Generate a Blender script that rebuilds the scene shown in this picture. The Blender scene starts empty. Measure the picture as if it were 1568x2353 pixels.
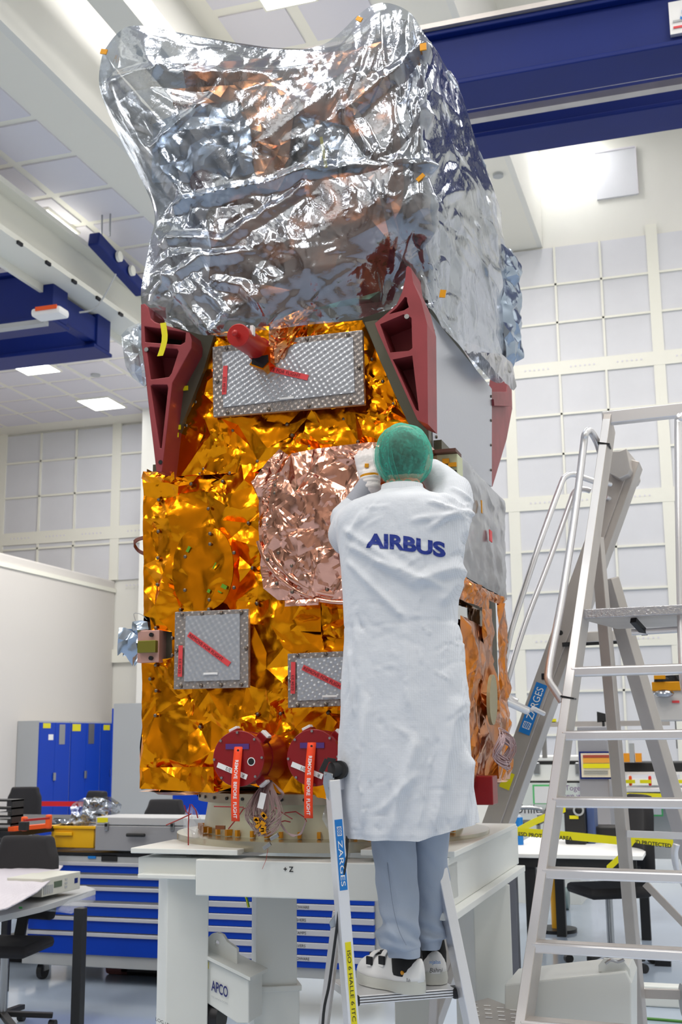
import bpy, bmesh, math, random
import numpy as np
from mathutils import Vector, Matrix, noise
from mathutils.geometry import delaunay_2d_cdt, tessellate_polygon
from mathutils.bvhtree import BVHTree
SC = bpy.context.scene
COL = SC.collection
R = math.radians
# ------------------------------------------------------------------ camera frame (room axes: X along the back wall, Y into the hall)
F, CX, CY, H = 2685.0, 784.0, 1176.5, 1.75
_up = np.array([-144., 13976., 2685.]); _up /= np.linalg.norm(_up)
_v = np.array([866., -505., 2685.]); _v -= _v.dot(_up) * _up; _v /= np.linalg.norm(_v)
_u = np.cross(_up, _v)
CM = np.array([_u, _v, _up])
def ray(x, y): return CM @ np.array([x - CX, CY - y, F])
def PY(x, y, Y): d = ray(x, y); return Vector(np.array([0, 0, H]) + d * Y / d[1])
def PZ(x, y, Z): d = ray(x, y); return Vector(np.array([0, 0, H]) + d * (Z - H) / d[2])
def PX(x, y, X): d = ray(x, y); return Vector(np.array([0, 0, H]) + d * X / d[0])
cam_d = bpy.data.cameras.new('camera'); cam = bpy.data.objects.new('camera', cam_d); COL.objects.link(cam)
m = Matrix(((CM[0][0], CM[0][1], -CM[0][2], 0), (CM[1][0], CM[1][1], -CM[1][2], 0), (CM[2][0], CM[2][1], -CM[2][2], H), (0, 0, 0, 1)))
cam.matrix_world = m
cam_d.sensor_fit = 'VERTICAL'; cam_d.sensor_height = 36; cam_d.lens = F / 2353 * 36
cam_d.clip_end = 200
cam_d.dof.use_dof = True; cam_d.dof.focus_distance = 4.0; cam_d.dof.aperture_fstop = 7.0
SC.camera = cam
# ------------------------------------------------------------------ materials
MATS = {}
def mat(name, col, rough=.5, metal=0., bump=0., bscale=50., alpha=1., emit=None, estr=0., coat=0., spec=.5, var=0., vscale=5., trans=0., bdist=.002, col2=None, detail=3.):
    if name in MATS: return MATS[name]
    m = bpy.data.materials.new(name); m.use_nodes = True
    nt = m.node_tree; b = nt.nodes['Principled BSDF']
    b.inputs['Base Color'].default_value = (*col, 1)
    b.inputs['Roughness'].default_value = rough; b.inputs['Metallic'].default_value = metal
    b.inputs['Specular IOR Level'].default_value = spec
    b.inputs['Coat Weight'].default_value = coat
    b.inputs['Alpha'].default_value = alpha
    b.inputs['Transmission Weight'].default_value = trans
    if emit: b.inputs['Emission Color'].default_value = (*emit, 1); b.inputs['Emission Strength'].default_value = estr
    tc = None
    if bump or var or col2:
        tc = nt.nodes.new('ShaderNodeTexCoord')
    if bump:
        n = nt.nodes.new('ShaderNodeTexNoise'); n.inputs['Scale'].default_value = bscale; n.inputs['Detail'].default_value = detail
        bp = nt.nodes.new('ShaderNodeBump'); bp.inputs['Strength'].default_value = bump; bp.inputs['Distance'].default_value = bdist
        nt.links.new(tc.outputs['Object'], n.inputs['Vector']); nt.links.new(n.outputs['Fac'], bp.inputs['Height'])
        nt.links.new(bp.outputs['Normal'], b.inputs['Normal'])
    if var or col2:
        n = nt.nodes.new('ShaderNodeTexNoise'); n.inputs['Scale'].default_value = vscale; n.inputs['Detail'].default_value = 4
        mx = nt.nodes.new('ShaderNodeMix'); mx.data_type = 'RGBA'
        c2 = col2 if col2 else tuple(c * (1 - var) for c in col)
        mx.inputs[6].default_value = (*col, 1); mx.inputs[7].default_value = (*c2, 1)
        rp = nt.nodes.new('ShaderNodeValToRGB'); rp.color_ramp.elements[0].position = .4; rp.color_ramp.elements[1].position = .62
        nt.links.new(tc.outputs['Object'], n.inputs['Vector']); nt.links.new(n.outputs['Fac'], rp.inputs[0])
        nt.links.new(rp.outputs[0], mx.inputs[0]); nt.links.new(mx.outputs[2], b.inputs['Base Color'])
    MATS[name] = m; return m
def lin(r, g, b):
    f = lambda c: ((c / 255 + .055) / 1.055) ** 2.4 if c > 10 else c / 255 / 12.92
    return (f(r), f(g), f(b))
# ------------------------------------------------------------------ mesh builder
class MB:
    def __init__(s): s.v = []; s.f = []
    def add(s, vs, fs):
        o = len(s.v); s.v += [Vector(p) for p in vs]; s.f += [tuple(i + o for i in f) for f in fs]; return s
    def box(s, c, d, rz=0., M=None):
        x, y, z = d[0] / 2, d[1] / 2, d[2] / 2
        P = [Vector((a, b, e)) for a in (-x, x) for b in (-y, y) for e in (-z, z)]
        Q = Matrix.Rotation(rz, 3, 'Z') if M is None else M
        return s.add([Q @ p + Vector(c) for p in P], [(0, 1, 3, 2), (4, 6, 7, 5), (0, 4, 5, 1), (2, 3, 7, 6), (0, 2, 6, 4), (1, 5, 7, 3)])
    def mm(s, a, b):
        return s.box([(a[i] + b[i]) / 2 for i in range(3)], [abs(b[i] - a[i]) for i in range(3)])
    def bar(s, p0, p1, w, t, upv=(0, 0, 1)):   # rectangular bar; w along side axis, t along 'up' axis
        p0, p1 = Vector(p0), Vector(p1); d = (p1 - p0); L = d.length; d.normalize()
        sd = d.cross(Vector(upv)); 
        if sd.length < 1e-4: sd = d.cross(Vector((1, 0, 0)))
        sd.normalize(); n = sd.cross(d).normalized()
        P = [q + sd * (a * w / 2) + n * (b * t / 2) for q in (p0, p1) for a, b in ((-1, -1), (1, -1), (1, 1), (-1, 1))]
        return s.add(P, [(0, 3, 2, 1), (4, 5, 6, 7), (0, 1, 5, 4), (1, 2, 6, 5), (2, 3, 7, 6), (3, 0, 4, 7)])
    def tube(s, pts, r, n=10, cap=True, closed=False):
        pts = [Vector(p) for p in pts]; k = len(pts)
        rs = r if isinstance(r, (list, tuple)) else [r] * k
        t0 = (pts[1] - pts[0]).normalized(); ref = t0.orthogonal().normalized(); V = []
        for i, p in enumerate(pts):
            if closed: t = (pts[(i + 1) % k] - pts[i - 1])
            else: t = (pts[min(i + 1, k - 1)] - pts[max(i - 1, 0)])
            t.normalize(); ref = (ref - t * ref.dot(t))
            if ref.length < 1e-6: ref = t.orthogonal()
            ref.normalize(); b = t.cross(ref)
            for j in range(n):
                a = 2 * math.pi * j / n; V.append(p + (ref * math.cos(a) + b * math.sin(a)) * rs[i])
        Fs = []
        for i in range(k if closed else k - 1):
            for j in range(n):
                a = i * n + j; b2 = i * n + (j + 1) % n; c = ((i + 1) % k) * n + (j + 1) % n; d = ((i + 1) % k) * n + j
                Fs.append((a, b2, c, d))
        if cap and not closed: Fs += [tuple(range(n - 1, -1, -1)), tuple((k - 1) * n + j for j in range(n))]
        return s.add(V, Fs)
    def cyl(s, p0, p1, r, n=24, r2=None): return s.tube([p0, p1], [r, r if r2 is None else r2], n)
    def prism(s, poly, ext):
        poly = [Vector(p) for p in poly]; e = Vector(ext); k = len(poly)
        return s.add(poly + [p + e for p in poly], [tuple(range(k)), tuple(range(2 * k - 1, k - 1, -1))] + [(i, i + k, (i + 1) % k + k, (i + 1) % k) for i in range(k)])
    def holed(s, outer, holes, ext):
        loops = [[Vector(p) for p in outer]] + [[Vector(p) for p in h] for h in holes]
        fl = [p for l in loops for p in l]; n = len(fl); e = Vector(ext)
        ax = e.normalized(); q1 = ax.orthogonal().normalized(); q2 = ax.cross(q1); P2 = [Vector((p.dot(q1), p.dot(q2))) for p in fl]; E2 = []; o = 0; HL = []
        for l in loops:
            k = len(l); E2 += [(o + i, o + (i + 1) % k) for i in range(k)]; HL.append([P2[o + i] for i in range(k)]); o += k
        cd = delaunay_2d_cdt(P2, E2, [], 0, 1e-7); mp = {i: (s_[0] if s_ else 0) for i, s_ in enumerate(cd[3])}; tr = []
        for f in cd[2]:
            cx = sum(cd[0][i].x for i in f) / 3; cy = sum(cd[0][i].y for i in f) / 3
            if inpoly(cx, cy, HL[0]) and not any(inpoly(cx, cy, h) for h in HL[1:]): tr.append(tuple(mp[i] for i in f))
        Fs = [tuple(t) for t in tr] + [tuple(i + n for i in reversed(t)) for t in tr]; o = 0
        for l in loops:
            k = len(l); Fs += [(o + i, o + i + n, o + (i + 1) % k + n, o + (i + 1) % k) for i in range(k)]; o += k
        return s.add(fl + [p + e for p in fl], Fs)
    def lathe(s, c, prof, n=32, axis=(0, 0, 1)):
        q = Vector((0, 0, 1)).rotation_difference(Vector(axis)).to_matrix(); V = []; k = len(prof)
        for i in range(n):
            a = 2 * math.pi * i / n
            for r, z in prof: V.append(q @ Vector((r * math.cos(a), r * math.sin(a), z)) + Vector(c))
        return s.add(V, [(i * k + j, ((i + 1) % n) * k + j, ((i + 1) % n) * k + j + 1, i * k + j + 1) for i in range(n) for j in range(k - 1)])
    def ball(s, c, r, n=12, m=8):
        r = r if isinstance(r, (list, tuple)) else (r, r, r); V = [Vector(c) + Vector((0, 0, r[2]))]
        for i in range(1, m):
            p = math.pi * i / m
            for j in range(n): a = 2 * math.pi * j / n; V.append(Vector(c) + Vector((r[0] * math.sin(p) * math.cos(a), r[1] * math.sin(p) * math.sin(a), r[2] * math.cos(p))))
        V.append(Vector(c) - Vector((0, 0, r[2]))); Fs = [(0, 1 + j, 1 + (j + 1) % n) for j in range(n)]
        for i in range(m - 2):
            for j in range(n): a = 1 + i * n + j; b = 1 + i * n + (j + 1) % n; Fs.append((a, a + n, b + n, b))
        o = 1 + (m - 2) * n; L = len(V) - 1; Fs += [(o + (j + 1) % n, o + j, L) for j in range(n)]
        return s.add(V, Fs)
    def grid(s, G, cu=False, cv=False):  # G[i][j] points
        a, b = len(G), len(G[0]); V = [p for r_ in G for p in r_]; Fs = []
        for i in range(a if cu else a - 1):
            for j in range(b if cv else b - 1):
                Fs.append((i * b + j, i * b + (j + 1) % b, ((i + 1) % a) * b + (j + 1) % b, ((i + 1) % a) * b + j))
        return s.add(V, Fs)
def props(o, label=None, cat=None, group=None, kind=None):
    if label: o['label'] = label
    if cat: o['category'] = cat
    if group: o['group'] = group
    if kind: o['kind'] = kind
    return o
def obj(name, mb, m, parent=None, smooth=None, bevel=0., solid=0., label=None, cat=None, group=None, kind=None, local=False, subsurf=0):
    me = bpy.data.meshes.new(name)
    vs = mb.v
    if parent is None:
        if not local:
            xs = [p[0] for p in vs]; ys = [p[1] for p in vs]; zs = [p[2] for p in vs]
            org = Vector(((min(xs) + max(xs)) / 2, (min(ys) + max(ys)) / 2, min(zs)))
        else: org = Vector((0, 0, 0))
    else:
        org = Vector((0, 0, 0)) if local else Vector(parent.get('_o', (0, 0, 0)))
    me.from_pydata([p - org for p in vs], [], mb.f); me.update()
    bm = bmesh.new(); bm.from_mesh(me); bmesh.ops.recalc_face_normals(bm, faces=bm.faces); bm.to_mesh(me); bm.free()
    if smooth is not None:
        me.polygons.foreach_set('use_smooth', [True] * len(me.polygons))
        if smooth < 180: me.set_sharp_from_angle(angle=R(smooth))
    me.materials.append(m)
    o = bpy.data.objects.new(name, me); COL.objects.link(o)
    if parent is None: o.location = org
    else: o.parent = parent
    if parent is not None or True: o['_o'] = tuple(org)
    if bevel:
        md = o.modifiers.new('bevel', 'BEVEL'); md.width = bevel; md.segments = 2; md.limit_method = 'ANGLE'
    if solid:
        md = o.modifiers.new('solid', 'SOLIDIFY'); md.thickness = solid; md.offset = 0
    if subsurf:
        md = o.modifiers.new('sub', 'SUBSURF'); md.levels = subsurf; md.render_levels = subsurf
    return props(o, label, cat, group, kind)
def empty(name, loc, label=None, cat=None, group=None, rz=0., kind=None):
    o = bpy.data.objects.new(name, None); COL.objects.link(o); o.location = Vector(loc); o.rotation_euler = (0, 0, rz)
    o.empty_display_size = .1; o['_o'] = tuple(Vector(loc)); return props(o, label, cat, group, kind)
def dup(root, loc=None, rz=None, label=None, group=None, scale=None):
    def rec(o, par):
        c = o.copy(); COL.objects.link(c); c.parent = par
        for ch in o.children: rec(ch, c)
        return c
    r_ = rec(root, None)
    if loc is not None: r_.location = loc; r_['_o'] = tuple(loc)
    if rz is not None: r_.rotation_euler = (0, 0, rz)
    if label: r_['label'] = label
    if group: r_['group'] = group
    if scale: r_.scale = (scale,) * 3
    return r_
def text_mb(s, width=None, height=None, org=(0, 0, 0), right=(1, 0, 0), upv=(0, 0, 1), bold=0., ext=.001, center=False, shear=0., sp=1.):
    cu = bpy.data.curves.new('t', 'FONT'); cu.body = s; cu.size = 1; cu.offset = bold; cu.shear = shear; cu.space_character = sp; cu.resolution_u = 4
    o = bpy.data.objects.new('t', cu); me = bpy.data.meshes.new_from_object(o)
    V = np.array([v.co[:] for v in me.vertices]); fs = [tuple(p.vertices) for p in me.polygons]
    bpy.data.objects.remove(o); bpy.data.curves.remove(cu); bpy.data.meshes.remove(me)
    mn = V.min(0); mx = V.max(0); sx = sy = 1.
    if width and height: sx = width / (mx[0] - mn[0]); sy = height / (mx[1] - mn[1])
    elif width: sx = sy = width / (mx[0] - mn[0])
    else: sx = sy = height / (mx[1] - mn[1])
    V = (V - mn); 
    if center: V[:, 0] -= (mx[0] - mn[0]) / 2; V[:, 1] -= (mx[1] - mn[1]) / 2
    r_, u_ = Vector(right).normalized(), Vector(upv).normalized(); n = r_.cross(u_)
    mb = MB(); mb.add([Vector(org) + r_ * (p[0] * sx) + u_ * (p[1] * sy) + n * ext for p in V], fs)
    return mb
def inpoly(x, y, P):
    c = False; j = len(P) - 1
    for i in range(len(P)):
        if ((P[i][1] > y) != (P[j][1] > y)) and (x < (P[j][0] - P[i][0]) * (y - P[i][1]) / (P[j][1] - P[i][1]) + P[i][0]): c = not c
        j = i
    return c
def foil_mb(poly, fn, spacing=.1, amp=.02, seed=1, cuts=3, fine=.15, edge=.3, pins=(), base=None, smf=.28, creases=0, cl=(.05, .2), cw=(.006, .02)):
    """crumpled foil: random creased facets over a 2D outline; fn(u, v, h) -> 3D"""
    rnd = random.Random(seed); V = []; n = len(poly)
    for i in range(n):
        a, b = Vector(poly[i]), Vector(poly[(i + 1) % n]); k = max(1, int((b - a).length / (spacing * .8)))
        for j in range(k): V.append(a + (b - a) * j / k)
    nb = len(V); E = [(i, (i + 1) % nb) for i in range(nb)]; hs = [amp * edge * rnd.random() for _ in range(nb)]
    x0 = min(p[0] for p in poly); x1 = max(p[0] for p in poly); y0 = min(p[1] for p in poly); y1 = max(p[1] for p in poly)
    pts = []
    for p in pins:
        if inpoly(p[0], p[1], poly): pts.append(Vector(p)); hs.append(0.)
    npin = len(pts); tries = 0; area_n = (x1 - x0) * (y1 - y0) / spacing ** 2 * 1.25; cnt = 0
    while tries < area_n * 14 and cnt < area_n:
        tries += 1; p = Vector((rnd.uniform(x0, x1), rnd.uniform(y0, y1)))
        rr = spacing * rnd.choice((.35, .55, .9))
        if not inpoly(p[0], p[1], poly) or any((p - q).length < rr for q in pts) or any((p - q).length < spacing * .4 for q in V[:nb]): continue
        pts.append(p); hs.append(amp * (rnd.random() ** .8)); cnt += 1
    V = V + pts
    r_ = delaunay_2d_cdt([Vector(p[:2]) for p in V], E, [], 1, 1e-6)
    vs, fs, ov = r_[0], r_[2], r_[3]
    hh = [hs[o[0]] if o else 0 for o in ov]
    bm = bmesh.new(); bv = [bm.verts.new((p[0], p[1], h)) for p, h in zip(vs, hh)]
    for f in fs:
        try: bm.faces.new([bv[i] for i in f])
        except ValueError: pass
    bmesh.ops.subdivide_edges(bm, edges=bm.edges, cuts=cuts, use_grid_fill=True)
    bmesh.ops.smooth_vert(bm, verts=[v for v in bm.verts if not v.is_boundary], factor=smf, use_axis_z=True)
    off = Vector((seed * 3.1, seed * 1.7, 0)); mb = MB(); bm.verts.index_update(); out = []
    CR = np.zeros(len(bm.verts))
    if creases:
        rg = np.random.RandomState(seed + 7); XY = np.array([v.co[:2] for v in bm.verts]); src = [p for p in pts] or [Vector(((x0 + x1) / 2, (y0 + y1) / 2))]
        for _ in range(creases):
            c = src[rg.randint(len(src))]; th = rg.rand() * 2 * math.pi; L = rg.uniform(*cl); w = rg.uniform(*cw); a = w * rg.uniform(.15, .42) * rg.choice([-1, 1, 1])
            d0 = XY - [c[0], c[1]]; t = (d0[:, 0] * math.cos(th) + d0[:, 1] * math.sin(th)) / L; d = np.abs(-d0[:, 0] * math.sin(th) + d0[:, 1] * math.cos(th) + .15 * L * rg.randn() * t * t)
            ww = w * (1.15 - np.clip(t, 0, 1)); CR += a * np.clip(1 - d / ww, 0, 1) * (t > 0) * np.clip(1.0 - t, 0, 1) ** .5 * np.clip(t * 8, 0, 1)
    for v in bm.verts:
        q = v.co; hz = q.z + CR[v.index]
        hz += amp * fine * noise.noise((Vector((q.x, q.y, 0)) + off) / spacing * 1.3) + amp * fine * .5 * noise.noise((Vector((q.x, q.y, 3)) + off) / spacing * 4)
        if base: hz += base(q.x, q.y)
        out.append(Vector(fn(q.x, q.y, hz)))
    mb.add(out, [tuple(v.index for v in f.verts) for f in bm.faces]); bm.free()
    return mb
def spline(P, n):  # catmull-rom through a list of vectors, n samples
    P = [Vector(p) for p in P]; k = len(P); out = []
    for i in range(n):
        t = i / (n - 1) * (k - 1); j = min(int(t), k - 2); f = t - j
        p0, p1, p2, p3 = P[max(j - 1, 0)], P[j], P[j + 1], P[min(j + 2, k - 1)]
        out.append(.5 * ((2 * p1) + (p2 - p0) * f + (2 * p0 - 5 * p1 + 4 * p2 - p3) * f * f + (3 * p1 - p0 - 3 * p2 + p3) * f ** 3))
    return out
def dense(rows, nu, nv, closed=False):
    A = [spline(r_, nu) for r_ in rows]
    B = [spline([A[i][j] for i in range(len(A))], nv) for j in range(nu)]
    return [[B[j][i] for j in range(nu)] for i in range(nv)]
def arr(G): return np.array([[p[:] for p in r_] for r_ in G])
def normals(A):
    du = np.gradient(A, axis=1); dv = np.gradient(A, axis=0); n = np.cross(du, dv)
    return n / (np.linalg.norm(n, axis=2, keepdims=True) + 1e-9)
def folds(shape, nf, seed, lmin, lmax, wmin, wmax, sharp=1.6, asp=1.0, ang=None):
    """sum of tent shaped creases on a unit grid"""
    rg = np.random.RandomState(seed); a, b = shape; yy, xx = np.meshgrid(np.linspace(0, asp, a), np.linspace(0, 1, b), indexing='ij'); D = np.zeros(shape)
    for _ in range(nf):
        cx, cy = rg.rand(), rg.rand() * asp; th = rg.rand() * math.pi if ang is None else rg.normal(ang[0], ang[1])
        L = rg.uniform(lmin, lmax); w = rg.uniform(wmin, wmax); s = rg.choice([-1, 1, 1]) * rg.uniform(.3, 1) * w
        k = rg.normal(0, .5) / L
        u = (xx - cx) * math.cos(th) + (yy - cy) * math.sin(th); d = -(xx - cx) * math.sin(th) + (yy - cy) * math.cos(th) + k * u * u
        tp = np.clip(1 - (u / L) ** 2, 0, 1); ww = w * (.25 + tp)
        D += s * np.clip(1 - np.abs(d) / ww, 0, 1) ** sharp * tp
    return D
def grid_mb(A, flip=False): return MB().grid([[Vector(p) for p in r_] for r_ in (A[::-1] if flip else A)])
def remesh(mb, vox, smooth=2, adapt=0.):
    """weld overlapping closed shells into one continuous surface"""
    me = bpy.data.meshes.new('tmp'); me.from_pydata(mb.v, [], mb.f); me.update()
    bm = bmesh.new(); bm.from_mesh(me); bmesh.ops.recalc_face_normals(bm, faces=bm.faces); bm.to_mesh(me); bm.free()
    o = bpy.data.objects.new('tmp', me); COL.objects.link(o)
    md = o.modifiers.new('r', 'REMESH'); md.mode = 'VOXEL'; md.voxel_size = vox; md.adaptivity = adapt
    if smooth: ms = o.modifiers.new('s', 'SMOOTH'); ms.iterations = smooth; ms.factor = .5
    dg = bpy.context.evaluated_depsgraph_get(); e = o.evaluated_get(dg); m2 = e.to_mesh()
    out = MB(); out.add([v.co.copy() for v in m2.vertices], [tuple(p.vertices) for p in m2.polygons]); e.to_mesh_clear()
    bpy.data.objects.remove(o); bpy.data.meshes.remove(me)
    return out
def cut(mb, co, no):
    bm = bmesh.new(); bv = [bm.verts.new(v) for v in mb.v]
    for f in mb.f: bm.faces.new([bv[i] for i in f])
    bmesh.ops.bisect_plane(bm, geom=bm.verts[:] + bm.edges[:] + bm.faces[:], plane_co=co, plane_no=no, clear_outer=True)
    bm.verts.index_update(); o = MB(); o.add([v.co.copy() for v in bm.verts], [tuple(v.index for v in f.verts) for f in bm.faces]); bm.free(); return o
def capsule(mb, p0, p1, r0, r1, n=16):
    p0, p1 = Vector(p0), Vector(p1); d = (p1 - p0); L = d.length; d.normalize(); pts = []; rs = []
    for a in (90, 60, 30): pts.append(p0 - d * (r0 * math.sin(R(a)))); rs.append(max(r0 * math.cos(R(a)), 1e-4))
    for t in (0, .33, .66, 1): pts.append(p0 + d * L * t); rs.append(r0 + (r1 - r0) * t)
    for a in (30, 60, 90): pts.append(p1 + d * (r1 * math.sin(R(a)))); rs.append(max(r1 * math.cos(R(a)), 1e-4))
    return mb.tube(pts, rs, n)

def many(name, mb0, pts, m, parent, smooth=60):
    """one small repeated part: shared mesh, an object for each place"""
    me = bpy.data.meshes.new(name); me.from_pydata(mb0.v, [], mb0.f); me.update(); me.polygons.foreach_set('use_smooth', [True] * len(me.polygons)); me.set_sharp_from_angle(angle=R(smooth)); me.materials.append(m)
    org = Vector(parent['_o']) if parent is not None else Vector((0, 0, 0))
    for p in pts:
        o = bpy.data.objects.new(name, me); COL.objects.link(o); o.parent = parent; o.location = Vector(p) - org; o['_o'] = tuple(p)
STUD = MB().ball((0, 0, 0), (.0075, .0065, .0075), 10, 6)
STUDX = MB().ball((0, 0, 0), (.004, .007, .007), 10, 6)
M_wall = mat('painted_wall', lin(232, 231, 224), .45, var=.03, vscale=.6)
M_panel = mat('filter_panel', lin(218, 219, 224), .6, var=.04, vscale=1.2)
M_frame = mat('wall_frame', lin(236, 235, 224), .5)
M_ceil = mat('ceiling_paint', lin(238, 235, 224), .6)
M_tile = mat('ceiling_tile', lin(222, 219, 226), .7)
M_floor = mat('floor_epoxy', lin(170, 184, 202), .1, var=.06, vscale=.5, spec=.6)
M_lamp = mat('lamp_diffuser', (1, 1, 1), .5, emit=(1, 1, 1), estr=6)
M_blue = mat('crane_blue', lin(6, 34, 112), .5, var=.1, vscale=1, spec=.3)
M_blued = mat('drawer_blue', lin(0, 60, 178), .45, spec=.25)
M_grey = mat('cabinet_grey', lin(175, 178, 180), .45)
M_white = mat('stand_white', lin(226, 229, 226), .35, var=.02, vscale=2)
M_alu = mat('aluminium', lin(236, 236, 240), .3, .65, bump=.08, bscale=300)
M_alum = mat('aluminium_matt', lin(206, 200, 196), .42, .65, var=.12, vscale=3)
M_black = mat('black_plastic', lin(28, 28, 30), .5)
M_fabric = mat('chair_fabric', lin(40, 39, 42), .9, bump=.3, bscale=400)
M_dark = mat('dark_metal', lin(45, 45, 48), .4, .6)
M_steel = mat('steel', lin(170, 172, 175), .3, 1.)
M_yel = mat('yellow_tape', lin(226, 215, 20), .4)
M_ytape = mat('tape_yellow_text', lin(235, 225, 10), .45)
M_ora = mat('orange', lin(240, 90, 25), .5)
M_red = mat('red_tape', lin(225, 70, 75), .5)
M_txtblk = mat('ink_black', lin(25, 25, 30), .6)
M_txtwht = mat('ink_white', lin(240, 240, 240), .6)
M_txtblue = mat('ink_blue', lin(16, 45, 135), .6)
M_lblue = mat('label_blue', lin(20, 120, 200), .4)
M_paper = mat('paper_white', lin(238, 238, 238), .7)
M_gold = mat('gold_foil', lin(246, 150, 16), .19, 1., bump=.12, bscale=90, var=.12, vscale=9, bdist=.002)
M_gold2 = mat('amber_foil', lin(222, 134, 50), .17, 1., bump=.12, bscale=90, col2=lin(190, 135, 105), vscale=7)
M_copper = mat('copper_foil', lin(232, 172, 150), .14, 1., bump=.1, bscale=120, var=.15, vscale=8)
M_kapton = mat('amber_tape', lin(220, 150, 10), .3, .2)
M_stud = mat('fastener_metal', lin(120, 110, 100), .35, .9)
M_redan = mat('red_anodised', lin(150, 62, 68), .45, .25, var=.15, vscale=10)
M_reddk = mat('red_cap', lin(140, 20, 28), .3, .1)
M_redbr = mat('red_bright', lin(175, 32, 30), .35, .1)
M_olive = mat('olive_panel', lin(92, 90, 76), .45, .4)
M_rad = mat('radiator_mirror', lin(186, 190, 200), .3, .85, bump=.5, bscale=60, bdist=.001)
M_silver = mat('silver_foil', lin(172, 174, 180), .16, 1., bump=.15, bscale=70)
M_bluefoil = mat('blue_grey_foil', lin(165, 180, 200), .2, .95, bump=.2, bscale=60)
M_brown = mat('bronze_foil', lin(205, 140, 95), .2, 1., bump=.2, bscale=50)
M_black2 = mat('void_black', lin(12, 12, 12), .7)
M_tag = mat('streamer_orange', lin(255, 72, 22), .55, emit=None)
def mk_film(name='cover_film'):
    m = bpy.data.materials.new(name); m.use_nodes = True; nt = m.node_tree; nt.nodes.clear()
    out = nt.nodes.new('ShaderNodeOutputMaterial'); mix = nt.nodes.new('ShaderNodeMixShader')
    tr = nt.nodes.new('ShaderNodeBsdfTransparent'); tr.inputs[0].default_value = (.72, .74, .76, 1)
    gl = nt.nodes.new('ShaderNodeBsdfPrincipled'); gl.inputs['Base Color'].default_value = (*lin(205, 213, 226), 1); gl.inputs['Metallic'].default_value = 1; gl.inputs['Roughness'].default_value = .13
    tc = nt.nodes.new('ShaderNodeTexCoord'); n = nt.nodes.new('ShaderNodeTexNoise'); n.inputs['Scale'].default_value = 38; n.inputs['Detail'].default_value = 5
    n2 = nt.nodes.new('ShaderNodeTexNoise'); n2.inputs['Scale'].default_value = 5; n2.inputs['Detail'].default_value = 3
    bp = nt.nodes.new('ShaderNodeBump'); bp.inputs['Strength'].default_value = .35; bp.inputs['Distance'].default_value = .006
    lw = nt.nodes.new('ShaderNodeLayerWeight'); lw.inputs['Blend'].default_value = .35
    mr = nt.nodes.new('ShaderNodeMapRange'); mr.inputs['To Min'].default_value = .33; mr.inputs['To Max'].default_value = .95
    nt.links.new(tc.outputs['Object'], n.inputs['Vector']); nt.links.new(n.outputs['Fac'], bp.inputs['Height']); nt.links.new(tc.outputs['Object'], n2.inputs['Vector'])
    nt.links.new(bp.outputs['Normal'], gl.inputs['Normal']); nt.links.new(lw.outputs['Facing'], mr.inputs['Value']); nt.links.new(mr.outputs[0], mix.inputs[0])
    nt.links.new(tr.outputs[0], mix.inputs[1]); nt.links.new(gl.outputs[0], mix.inputs[2]); nt.links.new(mix.outputs[0], out.inputs[0])
    return m
M_film = mk_film()
def mk_bubble(name, base, sc=55., rough=.25):
    m = bpy.data.materials.new(name); m.use_nodes = True; nt = m.node_tree; b = nt.nodes['Principled BSDF']
    b.inputs['Base Color'].default_value = (*base, 1); b.inputs['Roughness'].default_value = rough; b.inputs['Metallic'].default_value = .35; b.inputs['Coat Weight'].default_value = .6; b.inputs['Coat Roughness'].default_value = .1
    tc = nt.nodes.new('ShaderNodeTexCoord'); mp = nt.nodes.new('ShaderNodeMapping'); mp.inputs['Rotation'].default_value = (0, R(30), 0)
    vo = nt.nodes.new('ShaderNodeTexVoronoi'); vo.inputs['Scale'].default_value = sc; vo.inputs['Randomness'].default_value = .12; vo.feature = 'SMOOTH_F1'
    bp = nt.nodes.new('ShaderNodeBump'); bp.inputs['Strength'].default_value = .9; bp.inputs['Distance'].default_value = .01; bp.invert = True
    nt.links.new(tc.outputs['Object'], mp.inputs[0]); nt.links.new(mp.outputs[0], vo.inputs['Vector']); nt.links.new(vo.outputs['Distance'], bp.inputs['Height']); nt.links.new(bp.outputs['Normal'], b.inputs['Normal'])
    return m
M_bubble = mk_bubble('bubble_film', lin(176, 180, 188))
M_bubble2 = mk_bubble('bubble_film_edge', lin(150, 142, 138))
M_bubble3 = mk_bubble('bubble_wrap', lin(214, 209, 218), 110., .5); M_bubble3.node_tree.nodes['Principled BSDF'].inputs['Metallic'].default_value = 0; M_bubble3.node_tree.nodes['Principled BSDF'].inputs['Coat Weight'].default_value = .2
M_clear = mat('clear_plastic', lin(215, 220, 228), .12, .1, alpha=.35, spec=.8)
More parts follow.
